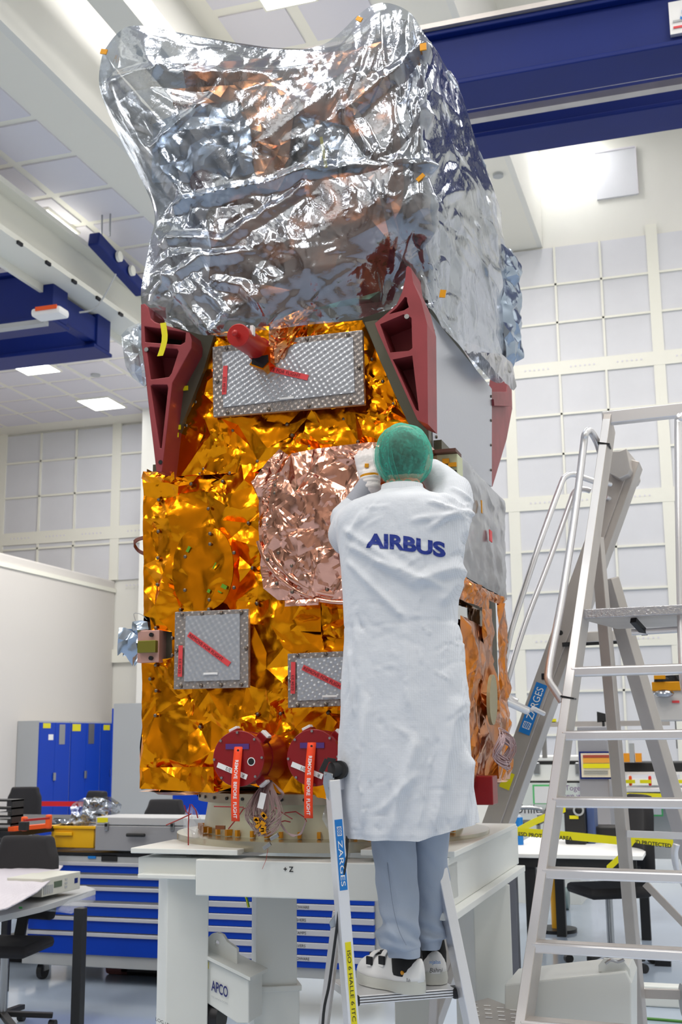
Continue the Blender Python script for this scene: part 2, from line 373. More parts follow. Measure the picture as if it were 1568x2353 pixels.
def mk_cloth(name, col, sc, st=.5):
    m = bpy.data.materials.new(name); m.use_nodes = True; nt = m.node_tree; b = nt.nodes['Principled BSDF']
    b.inputs['Roughness'].default_value = .75; b.inputs['Sheen Weight'].default_value = .2
    tc = nt.nodes.new('ShaderNodeTexCoord'); br = nt.nodes.new('ShaderNodeTexBrick'); br.offset = 0; br.inputs['Scale'].default_value = sc
    mp = nt.nodes.new('ShaderNodeMapping'); mp.inputs['Rotation'].default_value = (R(90), 0, 0)
    br.inputs['Brick Width'].default_value = .5; br.inputs['Row Height'].default_value = .5; br.inputs['Mortar Size'].default_value = .05
    br.inputs['Color1'].default_value = (*col, 1); br.inputs['Color2'].default_value = (*col, 1); br.inputs['Mortar'].default_value = tuple(c * .86 for c in col) + (1,)
    n = nt.nodes.new('ShaderNodeTexNoise'); n.inputs['Scale'].default_value = 45; n.inputs['Detail'].default_value = 5
    bp = nt.nodes.new('ShaderNodeBump'); bp.inputs['Strength'].default_value = .35; bp.inputs['Distance'].default_value = .006
    nt.links.new(tc.outputs['Object'], mp.inputs[0]); nt.links.new(mp.outputs[0], br.inputs['Vector']); nt.links.new(br.outputs['Color'], b.inputs['Base Color'])
    nt.links.new(tc.outputs['Object'], n.inputs['Vector']); nt.links.new(n.outputs['Fac'], bp.inputs['Height']); nt.links.new(bp.outputs['Normal'], b.inputs['Normal'])
    return m
M_coat = mk_cloth('coat_cloth', lin(216, 221, 230), 100)
M_pants = mat('trouser_jersey', lin(160, 172, 191), .9, bump=.25, bscale=350)
M_skin = mat('skin', lin(214, 165, 140), .55)
M_glove = mat('glove_white', lin(232, 226, 226), .5, bump=.15, bscale=60)
M_knit = mat('grey_knit', lin(165, 168, 178), .9, bump=.4, bscale=300)
# ------------------------------------------------------------------ hall
YB, XL, XR, YF = 22.0, -19.0, 9.0, -9.0
ZC1, ZC2, ZC3 = 8.47, 11.24, 13.5
def S(name, mb, m, **k): return obj(name, mb, m, kind='structure', **k)
S('floor', MB().mm((XL, YF, -.1), (XR, YB, 0)), M_floor)
S('wall_back', MB().mm((XL, YB + .02, 0), (XR, YB + .2, ZC3)), M_wall)
S('wall_right', MB().mm((XR, YF, 0), (XR + .2, YB, ZC3)), M_wall)
S('wall_left', MB().mm((XL - .2, YF, 0), (XL, YB, ZC1 + .1)), M_wall)
S('wall_front', MB().mm((XL, YF - .2, 0), (XR, YF, ZC3)), mat('far_front_wall', lin(165, 158, 150), .7))
# partition on the left that stops short of the ceiling
S('wall_partition', MB().mm((XL, 2, 0), (-11.96, YB, 5.03)), mat('partition_paint', lin(212, 208, 204), .5), bevel=.03)
S('trim_1', MB().mm((-11.98, 2, 4.78), (-11.93, YB, 4.86)), M_frame)
# ceilings at three heights with the drops between them
S('ceiling', MB().mm((XL, YF, ZC1), (-6.15, YB, ZC1 + .1)), M_ceil)
S('ceiling_middle', MB().mm((-6.05, YF, ZC2), (-2.77, YB, ZC2 + .1)), M_ceil)
S('ceiling_high', MB().mm((-2.67, YF, ZC3), (XR, YB, ZC3 + .1)), M_ceil)
S('wall_bulkhead', MB().mm((-6.15, YF, ZC1), (-6.05, YB, ZC2 + .1)), M_wall)
S('wall_soffit', MB().mm((-2.77, YF, ZC2), (-2.67, YB, ZC3 + .1)), M_wall)
# ceiling tiles
def tiles(name, x0, x1, y0, y1, z, px, py, w, d):
    mb = MB(); x = x0
    while x < x1:
        y = y0
        while y < y1:
            mb.mm((x, y, z - .02), (x + w, y + d, z)); y += py
        x += px
    S(name, mb, M_tile)
tiles('trim_2', -18.6, -7.3, 4.3, 21, ZC1, .857, .857, .74, .74)
tiles('trim_3', -5.75, -3.6, 2, 21, ZC2, 1.1, 1.1, .92, .92)
tiles('trim_4', -2.1, 8, 2, 20.5, ZC3, 1.1, 1.1, .92, .92)
# back wall filter bays
fr = MB(); pn = MB(); dt = MB(); bw, pitch = 2.64, 2.85
zb = [(11.2 - 2.63 * k - 2.36, 11.2 - 2.63 * k) for k in range(4)]
for k in range(-4, 6):
    x0 = -3.33 - pitch * k
    if x0 + bw < XL or x0 > XR: continue
    for (a, b) in zb:
        if x0 < -6.4 and b > ZC1: b = ZC1 - .05
        if x0 < -6.4: a = max(a, 5.05)
        if b - a < .3: continue
        pn.mm((x0, YB - .02, a), (x0 + bw, YB + .02, b))
        pw = bw / 3; ph = 2.36 / 3
        for i in range(1, 3): fr.mm((x0 + pw * i - .02, YB - .06, a), (x0 + pw * i + .02, YB - .02, b))
        for j in range(1, 3):
            if a + ph * j < b: fr.mm((x0, YB - .06, a + ph * j - .02), (x0 + bw, YB - .02, a + ph * j + .02))
        for i in range(3):
            for q in range(6): dt.cyl((x0 + pw * (i + .25 + q * .1), YB - .065, a - .13), (x0 + pw * (i + .25 + q * .1), YB - .05, a - .13), .018, 8)
    fr.mm((x0 - (pitch - bw), YB - .05, 0 if x0 > -6.4 else 5.05), (x0, YB + .02, zb[0][1] + .2 if x0 > -6 else ZC1))
for (a, b) in zb: fr.mm((XL, YB - .056, a - .27), (XR, YB + .02, a))
S('trim_5', pn, M_panel); S('trim_6', fr, M_frame); S('trim_7', dt, M_tile)
# square hatch high on the wall
a = PY(1367, 352, YB - .03); b = PY(1466, 445, YB - .03)
S('window_1', MB().mm((a.x, YB - .03, b.z), (b.x, YB + .02, a.z)), M_panel)
S('trim_8', MB().mm((a.x, YB - .05, a.z - .01), (b.x, YB, a.z + .02)).mm((b.x, YB - .05, b.z), (b.x + .02, YB, a.z)), M_tile)
# pillar standing at the back wall
a = PY(322, 1200, 21)
S('wall_pillar', MB().mm((a.x, 21, 0), (a.x + 1.2, YB, ZC1)), M_wall)
# ceiling luminaires
def lamp(x, y, z, w=.68, d=.75, lab='', grp=None, watts=60, light=True):
    t = empty('ceiling_light', (x, y, z - .05), lab, 'ceiling light', grp)
    obj('frame', MB().holed([(x - w / 2 - .03, y - d / 2 - .03, z - .05), (x + w / 2 + .03, y - d / 2 - .03, z - .05), (x + w / 2 + .03, y + d / 2 + .03, z - .05), (x - w / 2 - .03, y + d / 2 + .03, z - .05)],
        [[(x - w / 2, y - d / 2, z - .05), (x + w / 2, y - d / 2, z - .05), (x + w / 2, y + d / 2, z - .05), (x - w / 2, y + d / 2, z - .05)]], (0, 0, .05)), M_frame, t)
    obj('diffuser', MB().mm((x - w / 2, y - d / 2, z - .045), (x + w / 2, y + d / 2, z - .02)), M_lamp, t)
    return t
G1 = 'square lights in the low left ceiling'
lamp(-11.48, 17.82, ZC1, lab='square ceiling light just below the left blue crane', grp=G1)
lamp(-11.49, 20.37, ZC1, lab='square ceiling light nearest the back wall on the left', grp=G1)
lamp(-8.1, 12.6, ZC1, lab='ceiling light partly hidden by the cream runway beam', grp=G1)
p = PZ(663, -6, ZC2); lamp(p.x, p.y - .27, ZC2, lab='ceiling light cut off by the top edge above the silver cover')
p = PZ(1310, 282, ZC3); lamp(p.x, p.y, ZC3, lab='bright square ceiling light beneath the blue crane on the right')
p = PZ(1190, 292, ZC3); lamp(-2.25, p.y - .2, ZC3, lab='ceiling light in the corner beside the soffit edge')
# added area lights under the ceilings brighten the hall; no fixtures stand there
def area(x, y, z, w, d, e, col=(1, .965, .92), tilt=None):
    L = bpy.data.lights.new('added_area_light', 'AREA'); L.shape = 'RECTANGLE'; L.size = w; L.size_y = d; L.energy = e; L.color = col
    o = bpy.data.objects.new('added_area_light', L); COL.objects.link(o); o.location = (x, y, z)
    if tilt: o.rotation_euler = tilt
    return o
for x, y, e in ((-9, -3, 110), (-9, 4, 130), (-14.5, 11, 190), (-9, 17, 200)): area(x, y, ZC1 - .12, 1.6, 3.2, e)
for x, y, e in ((-4.4, -6, 120), (-4, -1, 160), (-3.4, 4, 120), (-3.4, 12, 140), (-3.4, 17.5, 130)): area(x, y, ZC2 - .12, 1.2, 3, e)
for x, y, e in ((1, -6, 150), (1.5, 0, 160), (3, 7, 190), (3.5, 13, 150), (6, -3, 130), (6, 9, 200), (5, 17, 170)): area(x, y, ZC3 - .12, 1.6, 3.2, e)
W = bpy.data.worlds.new('hall'); SC.world = W; W.use_nodes = True
W.node_tree.nodes['Background'].inputs[0].default_value = (.9, .93, 1, 1); W.node_tree.nodes['Background'].inputs[1].default_value = .3
SC.view_settings.view_transform = 'Standard'; SC.view_settings.look = 'None'; SC.view_settings.gamma = 1; SC.view_settings.use_curve_mapping = False
SC.view_settings.exposure = 0.68
# ------------------------------------------------------------------ crane on the left
def girder(mb, x0, x1, y, zb_, h, w=.36, fl=.5, ft=.05):
    mb.mm((x0, y - w / 2, zb_), (x1, y + w / 2, zb_ + h)); mb.mm((x0, y - fl / 2, zb_ - ft), (x1, y + fl / 2, zb_)); mb.mm((x0, y - fl / 2, zb_ + h), (x1, y + fl / 2, zb_ + h + ft))
t = empty('bridge_crane', (-12, 13.2, 7.0), 'dark blue overhead crane bridge hanging below the cream beam on the left', 'crane')
m1 = MB(); girder(m1, -17.5, -7.75, 12.6, 7.05, .62); obj('girder', m1, M_blue, t, bevel=.01)
m1 = MB(); girder(m1, -17.5, -7.75, 13.75, 7.05, .62); obj('girder', m1, M_blue, t, bevel=.01)
obj('rail', MB().mm((-17.5, 12.3, 6.93), (-7.8, 12.42, 6.99)), M_grey, t)
obj('end_carriage', MB().mm((-7.95, 12.75, 7.1), (-7.78, 13.6, 7.45)), M_blue, t, bevel=.02)
a = PY(125, 727, 12.3)
h = obj('trolley_lamp', MB().box((a.x, 12.2, a.z), (.42, .25, .11)), M_paper, t, bevel=.04, label='small white and orange lamp box under the crane')
obj('stripe', MB().box((a.x + .02, 12.07, a.z + .03), (.3, .02, .05)), M_ora, h)
obj('cable', MB().tube(spline([a + Vector((.3, .1, .05)), a + Vector((.55, .1, .1)), a + Vector((.8, .1, .5))], 10), .012, 6), M_grey, t)
# runway beam: I-section along Y
t = empty('runway_beam', (-7.65, 10, 7.5), 'cream crane runway beam with a slotted rail, crossing the upper left', 'crane beam')
obj('beam', MB().mm((-7.72, 3, 7.56), (-7.64, YB, 8.1)).mm((-7.9, 3, 8.08), (-7.46, YB, 8.15)).mm((-7.9, 3, 7.5), (-7.46, YB, 7.57)), M_frame, t)
rl = MB().mm((-7.95, 3, 7.4), (-7.9, YB, 7.5)); obj('rail', rl, M_frame, t)
cl = MB(); y = 4.
while y < 21: cl.mm((-7.96, y, 7.44), (-7.94, y + .12, 7.48)); y += .62
obj('clips', cl, M_dark, t)
cl = MB(); y = 4.3
while y < 21: cl.mm((-7.46, y, 7.46), (-7.43, y + .1, 7.5)); y += .62
obj('clamps', cl, M_dark, t)
t = empty('end_truck', (-7.1, 12.6, 8.0), 'short dark blue end truck with two pale rollers above the cream beam', 'crane')
a = PX(215, 548, -7.2); b = PX(325, 668, -7.2)
obj('truck_body', MB().bar(a, b, .16, .18), M_blue, t, bevel=.02)
rr = MB()
for f_ in (.35, .62):
    q = a.lerp(b, f_); obj('roller', MB().cyl(q + Vector((.1, 0, 0)), q + Vector((.14, 0, 0)), .07, 16), M_frame, t)
obj('hanger_rod', MB().cyl(a + Vector((0, .2, .1)), a + Vector((0, .2, .42)), .012, 8).cyl(a + Vector((.12, .2, .1)), a + Vector((.12, .2, .42)), .012, 8), M_steel, t)
# upper runway with bright rails at the top of the picture

t = empty('runway_beam', (-4.9, 8, 8.4), 'pale runway beam with bright rails above the left horn of the silver cover', 'crane beam')
def runline(x, y, X): return PX(x, y, X)
q0 = runline(240, 0, -5.4); q1 = runline(330, 0, -5.4)
obj('beam', MB().mm((-5.55, 2, q0.z + .1), (-5.3, YB, q0.z + .5)), M_ceil, t)
obj('beam_flange', MB().mm((-5.6, 2, q0.z + .04), (-5.25, YB, q0.z + .1)), M_ceil, t)
q = runline(340, 0, -5.0); obj('rail', MB().mm((-5.06, 2, q.z), (-4.98, 9.4, q.z + .08)), M_paper, t)
q = runline(372, 0, -4.9); obj('rail', MB().mm((-4.94, 2, q.z), (-4.87, 9.4, q.z + .06)), M_paper, t)
# crane on the right
t = empty('bridge_crane', (0, 10.4, 7.7), 'large navy blue double girder crane crossing the upper right corner', 'crane')
m1 = MB(); girder(m1, -3.6, 8.8, 10.2, 7.84, .5, .34, .5, .05); obj('girder', m1, M_blue, t, bevel=.01)
m1 = MB(); girder(m1, -3.6, 8.8, 11.25, 7.84, .6, .34, .5, .05); obj('girder', m1, M_blue, t, bevel=.01)
obj('walkway_edge', MB().mm((-3.6, 9.9, 8.39), (8.8, 9.98, 8.44)), M_alum, t)
obj('rail', MB().mm((-3.6, 10.46, 7.83), (8.8, 10.52, 7.88)), M_alum, t)
obj('rail', MB().mm((-3.6, 10.7, 7.83), (8.8, 10.8, 7.9)), M_alum, t)
a = PY(1536, 3, 9.93); b = PY(1610, 60, 9.93)
s = obj('name_board', MB().mm((a.x, 9.98, b.z), (b.x + .2, 10.03, a.z + .02)), M_paper, t)
obj('lettering', text_mb('St', height=.12, org=(a.x + .09, 9.97, a.z - .18), bold=.02, shear=.3), M_lblue, s)
obj('small_lettering', MB().mm((a.x + .03, 9.972, b.z + .11), (b.x + .1, 9.978, b.z + .13)), M_grey, s)
obj('red_lettering', MB().mm((a.x + .03, 9.972, b.z + .05), (b.x + .1, 9.978, b.z + .07)), M_red, s)
for (x, y, nm) in ((1145, 400, 'small grey ceiling sensor on the soffit right of the cover'), (220, 858, 'small grey ceiling sensor between two square lights')):
    p = PZ(x, y, ZC2 if x > 500 else ZC1); obj('ceiling_sensor', MB().cyl((p.x, p.y, p.z - .05), (p.x, p.y, p.z), .09, 16), M_grey, label=nm, cat='sensor')
# ------------------------------------------------------------------ satellite body
YS = 4.0
def fp(x, y, Y=YS): return PY(x, y, Y)
def f2(L, Y=YS): return [((lambda p: (p.x, p.z))(PY(a, b, Y))) for a, b in L]
XS = PY(1045, 1500, YS).x
XS2 = PY(987, 720, YS).x
sat = empty('satellite', (-1.45, 4.5, 1.5), 'tall foil wrapped satellite standing on the white frame in the middle', 'satellite')
zb0, zt = 1.565, 3.36
# structure box
bl = PY(326, 1500, YS).x
obj('bus_structure', MB().mm((bl + .02, YS + .02, zb0 + .01), (XS - .03, 5.02, 2.80)).mm((PY(385, 900, YS).x, YS + .035, 2.78), (XS2 - .015, 5.25, zt)), M_olive, sat)
def front(name, pts, Y, m, sp, amp, seed, base=None, pins=(), cuts=3, fk={}, **k):
    P = f2(pts, Y); pn = f2(pins, Y) if pins else ()
    return obj(name, foil_mb(P, lambda u, v, h: (u, Y - h, v), sp, amp, seed, cuts=cuts, base=base, pins=pn, **fk), m, sat, smooth=14, **k)
studs = [(641, 1113), (528, 1087), (460, 1089), (640, 1100), (712, 1025), (823, 1015), (393, 1082), (365, 1148), (439, 1112), (512, 1106), (479, 1169), (364, 1221), (571, 1202), (363, 1282), (424, 1277), (541, 1269), (362, 1343), (423, 1357), (541, 1350), (483, 1224), (481, 1376), (480, 1402), (580, 1305), (591, 1387), (415, 1401),
    (464, 872), (451, 924), (535, 989), (660, 975), (468, 1078), (429, 978), (409, 1033), (358, 1443), (358, 1528), (359, 1587), (357, 1644), (460, 1670), (592, 1641), (645, 1640), (754, 1638), (354, 1775), (405, 1774), (458, 1774), (855, 826), (880, 877), (905, 928), (790, 963), (345, 1560), (396, 1466), (396, 1505), (590, 1386), (730, 1425), (672, 1000), (592, 1060)]
# gold blankets of the front
front('foil_blanket', [(332, 1086), (372, 1083), (600, 1040), (1000, 1045), (1045, 1090), (1045, 1830), (830, 1835), (700, 1840), (565, 1800), (492, 1822), (404, 1816), (325, 1812), (322, 1762), (329, 1690), (327, 1523), (350, 1518), (398, 1512), (398, 1452), (350, 1448), (348, 1420), (333, 1415), (331, 1300)], YS, M_gold, .095, .040, 3, pins=studs, label='gold blanket over the front face', cuts=7, fk=dict(creases=230))
front('foil_blanket', [(374, 1098), (384, 1052), (428, 960), (470, 850), (492, 770), (560, 757), (700, 742), (835, 738), (862, 800), (905, 900), (942, 968), (1000, 1035), (1010, 1062), (860, 1040), (640, 1052), (590, 1085)], YS - .012, M_gold, .095, .040, 8, pins=studs, cuts=7, fk=dict(creases=120))
# flap strip near the bottom left
front('foil_flap', [(322, 1764), (492, 1762), (493, 1822), (408, 1817), (323, 1812)], YS - .035, M_gold, .05, .02, 12)
front('foil_flap', [(664, 1394), (738, 1385), (738, 1452), (668, 1450)], YS - .03, M_gold, .05, .012, 14)
front('foil_flap', [(331, 1084), (402, 1085), (402, 1100), (440, 1108), (345, 1110), (326, 1100)], YS - .05, M_gold, .035, .03, 15)
front('foil_flap', [(735, 1385), (800, 1382), (800, 1470), (742, 1462)], YS - .028, M_gold, .04, .02, 16)
many('fastener', STUD, [fp(x, y, YS - .012) for x, y in studs], M_stud, sat)
# left face and underside of the foil body
def planeX(name, X, yz, m, sp, amp, seed, sgn, cuts=3, fk={}, **k):
    return obj(name, foil_mb(yz, lambda u, v, h: (X + sgn * h, u, v), sp, amp, seed, cuts=cuts, **fk), m, sat, smooth=14, **k)
planeX('foil_blanket', bl + .01, [(YS, zb0), (5.03, zb0), (5.03, 2.78), (YS, 2.78)], M_gold, .09, .03, 21, -1)
obj('foil_blanket', foil_mb([(bl, YS), (XS, YS), (XS, 5.03), (bl, 5.03)], lambda u, v, h: (u, v, zb0 - h), .1, .03, 23, cuts=2), M_gold, sat, smooth=14)
# round gold cover
c = fp(484, 1313, YS); rx = (fp(553, 1313).x - fp(415, 1313).x) / 2; rz = (fp(484, 1219).z - fp(484, 1409).z) / 2
circ = []
for i in range(40):
    a = 2 * math.pi * i / 40; ca, sa = math.cos(a), math.sin(a)
    circ.append((c.x + rx * math.copysign(abs(ca) ** .8, ca), c.z + rz * math.copysign(abs(sa) ** .95, sa)))
rc = obj('round_cover', MB().prism([(a, YS - .068, b) for a, b in circ], (0, .075, 0)), M_gold, sat, smooth=40, label='flat gold disc cover')
many('fastener', STUD, [fp(x_, y_, YS - .08) for x_, y_ in ((483, 1226), (426, 1279), (538, 1270), (425, 1356), (538, 1350), (481, 1378), (480, 1400), (483, 1250))], M_stud, rc)
obj('disc_foil', foil_mb(circ, lambda u, v, h: (u, YS - .070 - h, v), .07, .012, 33, cuts=3, fine=.3), M_gold, rc, smooth=30)
for x, y, w, h in ((433, 1262, 7, 14), (515, 1348, 14, 9), (480, 1358, 7, 8), (493, 1300, 3, 16), (505, 1360, 10, 3)):
    p = fp(x, y, YS - .082); obj('green_mark', MB().box(p, (w * .0016, .002, h * .0016), M=Matrix.Rotation(.5, 3, 'Y')), mat('green_ink', lin(95, 150, 20), .5), rc)
# bubble film panels with red labels
def panel(corners, inner, Y, labs, bar, title):
    P = [PY(a, b, Y) for a, b in corners]
    cx = sum(p.x for p in P) / 4; cz = sum(p.z for p in P) / 4
    w = obj('protective_panel', MB().prism(P, (0, .02, 0)), M_bubble2, sat, bevel=.002, label=title)
    Q = [PY(a, b, Y - .001) for a, b in inner]
    obj('bubble_sheet', MB().prism([q + Vector((0, -.004, 0)) for q in Q], (0, .006, 0)), M_bubble, w)
    st = []
    cs = list(corners)
    for i in range(4):
        a, b = cs[i], cs[(i + 1) % 4]
        for t in (.07, .36, .64, .93) if i % 2 == 0 else (.5,):
            x = a[0] + (b[0] - a[0]) * t; y = a[1] + (b[1] - a[1]) * t
            mx = sum(q[0] for q in cs) / 4; my = sum(q[1] for q in cs) / 4
            x += (mx - x) * .06; y += (my - y) * .08; st.append(PY(x, y, Y - .003))
    many('fastener', STUD, st, M_stud, w)
    for (x0, y0, x1, y1, hpx, s, x_t) in labs:
        a = PY(x0, y0, Y - .009); b = PY(x1, y1, Y - .009); r_ = (b - a).normalized(); u_ = Vector((0, 1, 0)).cross(r_) * -1
        if u_.z < 0 and abs(r_.x) > .3: u_ = -u_
        u_ = r_.cross(Vector((0, 1, 0))); u_ = -u_ if (Vector(r_).cross(u_)).y > 0 else u_
        hh = hpx * .00149
        lb = obj('red_label', MB().prism([a, b, b + u_ * hh, a + u_ * hh], (0, .002, 0)), M_red, w)
        L = (b - a).length
        t = text_mb(s, height=hh * .62, org=a + r_ * L * x_t + u_ * hh * .19 + Vector((0, -.0012, 0)), right=r_, upv=u_, bold=.0)
        obj('printed_text', t, mat('label_ink', lin(70, 20, 28), .6), lb)
    a, b = bar; q = PY(a, b, Y - .008); obj('white_bar', MB().box(q, (.055, .002, .008)).box(q + Vector((0, -.0015, 0)), (.048, .001, .004)), M_txtwht, w)
panel([(488, 797), (833, 758), (838, 929), (490, 958)], [(512, 810), (812, 775), (816, 902), (514, 936)], YS - .08, [(520, 906, 523, 840, 12, '03.04 1/3', .08), (596, 848, 706, 874, 14, 'EMOVE FOR FLIGHT', .03)], (659, 915), 'upper bubble film panel with red labels')
panel([(402, 1406), (571, 1399), (571, 1580), (399, 1584)], [(428, 1416), (552, 1410), (552, 1562), (424, 1566)], YS - .085, [(418, 1555, 420, 1483, 11, '03.04 2/3', .1), (430, 1462, 524, 1532, 13, 'REMOVE FOR FLIGHT', .03)], (484, 1548), 'lower left bubble film panel with red labels')
panel([(661, 1502), (900, 1491), (900, 1618), (662, 1627)], [(683, 1514), (880, 1505), (880, 1602), (685, 1610)], YS - .08, [(678, 1594, 679, 1521, 11, '03.04 3/3', .1), (693, 1539, 800, 1593, 13, 'REMOVE FOR FLIGHT', .03)], (758, 1600), 'bubble film panel beside the coat with red labels')
# copper shield
CP = [(578, 1108), (642, 1031), (662, 1046), (760, 1032), (860, 1022), (990, 1024), (1000, 1120), (1010, 1380), (797, 1381), (640, 1379), (606, 1352), (598, 1300), (596, 1150)]
YC = YS - .13
P = f2(CP, YC)
cc = PY(800, 1180, YC)
def cbase(u, v):
    d = math.hypot(u - cc.x, (v - cc.z) * .9); return .05 * max(0, 1 - (d / .30) ** 2) ** .5 + .012 * math.exp(-((d - .31) / .015) ** 2)
sh = obj('copper_shield', MB().prism([(a, YC + .012, b) for a, b in P], (0, .15, 0)), M_copper, sat, label='rose copper foil shield')
obj('copper_foil', foil_mb(P, lambda u, v, h: (u, YC - h, v), .062, .03, 44, cuts=5, base=cbase, fine=.2, creases=170, cl=(.04, .16), cw=(.005, .016)), M_copper, sh, smooth=12)
for i, (rr_, s0) in enumerate(((.315, .014), (.345, .009))):
    pts = [cc + Vector((math.cos(R(a)) * rr_, -.02, math.sin(R(a)) * rr_ * .92)) for a in range(195, 290, 5)]
    obj('foil_ridge', MB().tube([p + Vector((0, -.012 * noise.noise(p * 25), 0)) for p in pts], s0, 8), M_copper, sh, smooth=60)
st = []
for (x, y) in ((652, 1095), (634, 1115), (642, 1090), (616, 1205), (640, 1270), (685, 1195), (720, 1232), (699, 1246), (720, 1266), (736, 1280), (750, 1272), (694, 1277), (712, 1286), (671, 1300), (690, 1155), (733, 1142), (785, 1060), (735, 1052), (808, 1125), (672, 1360), (752, 1355), (636, 1340), (615, 1285), (632, 1133), (683, 1260)):
    st.append(PY(x, y, YC - .03))
many('fastener', STUD, st, M_stud, sh)
for (q, w, h) in (((600, 1180), 28, 38), ((602, 1300), 18, 10), ((602, 1316), 18, 10)):
    a = PY(q[0], q[1], YC - .012); obj('foil_tab', MB().mm((a.x, a.y, a.z), (a.x + w * .0015, a.y + .02, a.z - h * .0015)), M_copper, sh, bevel=.003)
obj('foil_tab', foil_mb(f2([(655, 1380), (733, 1376), (733, 1390), (655, 1394)], YC - .03), lambda u, v, h: (u, YC - .03 - h, v), .02, .008, 51, cuts=2), M_copper, sh, smooth=30)
# red star tracker cap at the top
c0 = PY(547, 770, 3.66); c1 = PY(603, 808, 3.93)
t = obj('sensor_cap', MB().cyl(c0, c1, .042, 28), M_redbr, sat, smooth=40, label='red cylindrical sensor cap', bevel=.003)
d_ = (c1 - c0).normalized()
obj('knob', MB().cyl(c0 - d_ * .03, c0, .009, 12).ball(c0 - d_ * .03, .012, 10, 6), M_redbr, t, smooth=60)
obj('ring', MB().cyl(c1 - d_ * .04, c1 - d_ * .025, .047, 28), M_redbr, t, smooth=40)
obj('label', MB().box(c0 + d_ * .05 + Vector((.04, -.004, .022)), (.012, .02, .035)), M_paper, t)
bx = obj('sensor_housing', MB().prism([PY(a, b, 3.86) for a, b in ((573, 838), (604, 850), (622, 832), (620, 796), (600, 800))], (0, .14, 0)), M_gold, sat, label='small foil box behind the red cap')
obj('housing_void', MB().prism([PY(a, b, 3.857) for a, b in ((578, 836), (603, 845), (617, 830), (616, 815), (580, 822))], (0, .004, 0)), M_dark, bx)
obj('foil_sleeve', foil_mb([(0, 0), (1, 0), (1, 1), (0, 1)], lambda u, v, h: PY(618 + u * (60 + 50 * v), 838 - v * 95 - u * 35 * v - 12 * u, YS - .1 + .06 * u - h * .8), .2, .05, 61, cuts=3), M_gold2, sat, smooth=14)
# radiators on the right flank
rq = [PX(a, b, XS2) for a, b in ((987, 716), (1131, 893), (1131, 1118), (990, 1040))]
rq[0].y = rq[3].y = YS + .01
rad = obj('side_radiator', MB().prism(rq, (-.03, 0, 0)), M_rad, sat, label='tall mirrored radiator panel', bevel=.002)
st = []
for f_ in (.1, .35, .6, .85):
    st += [rq[0].lerp(rq[3], f_) + Vector((.002, .05, 0)), rq[1].lerp(rq[2], f_) + Vector((.002, -.03, 0))]
many('fastener', STUDX, st, M_stud, rad)
a = rq[0].lerp(rq[3], .12) + Vector((.003, .03, 0)); b = rq[0].lerp(rq[3], .35) + Vector((.003, .04, 0)); obj('red_strip', MB().bar(a, b, .012, .003, (1, 0, 0)), M_red, rad)
obj('edge_gap', MB().mm((XS2 - .035, YS - .0, 2.75), (XS2 - .005, YS + .035, 3.33)), M_black2, sat)
r2 = [PX(a, b, XS + .02) for a, b in ((1055, 1047), (1156, 1151), (1163, 1379), (1050, 1316))]
r2[0].y = r2[3].y = YS - .02
r2b = obj('side_radiator', MB().prism(r2, (-.2, 0, 0)), M_olive, sat, label='lower radiator wrapped in clear film')
def flank(u, v, h):
    p = r2[3].lerp(r2[2], u).lerp(r2[0].lerp(r2[1], u), v); return p + Vector((.004 + h, 0, 0))
obj('silver_face', foil_mb([(0, 0), (1, 0), (1, 1), (0, 1)], lambda u, v, h: flank(u, v, h * .7), .16, .016, 71, cuts=4, fine=.5), mat('grey_mirror_film', lin(176, 180, 186), .24, .9, bump=.3, bscale=30, bdist=.004), r2b, smooth=40)
obj('red_mark', MB().box(flank(.55, .48, .02), (.004, .05, .045)), M_red, r2b)
obj('yellow_mark', MB().box(flank(.38, .68, .02), (.004, .015, .05)), M_kapton, r2b)
# open electronics next to the head
a = PY(1000, 1047, YS - .03); b = PY(1056, 1148, YS - .03)
el = obj('electronics_tray', MB().mm((a.x, YS - .04, b.z), (b.x, YS + .05, a.z)), mat('pale_green_chassis', lin(200, 205, 170), .5), sat, bevel=.003)
q = MB(); 
for (x, y, w, h) in ((1030, 1080, 16, 26), (1045, 1100, 12, 40), (1012, 1095, 14, 18)): obj('module', MB().box(PY(x, y, YS - .042), (w * .0015, .012, h * .0015)), M_black, el)
q = MB()
for (x, y, w, h) in ((1025, 1060, 16, 12), (1040, 1068, 20, 10), (1010, 1075, 10, 10)): obj('amber_patch', MB().box(PY(x, y, YS - .046), (w * .0015, .008, h * .0015)), M_kapton, el)
obj('brown_lip', MB().mm((a.x - .0, YS - .07, a.z), (b.x + .0, YS + .03, a.z + .012)), mat('brown_plate', lin(90, 55, 45), .5), el)
a = PY(960, 1115, YS - .05); b = PY(1000, 1148, YS - .05)
cb = obj('connector_plate', MB().mm((a.x, YS - .06, b.z), (b.x, YS, a.z)), mat('cream_plate', lin(215, 205, 180), .5), sat, bevel=.003)
q = MB()
for i in range(5):
    for j in range(2): obj('contact', MB().cyl((a.x + .008 + i * .011, YS - .062, a.z - .012 - j * .022), (a.x + .008 + i * .011, YS - .06, a.z - .012 - j * .022), .0035, 8), M_blue, cb)
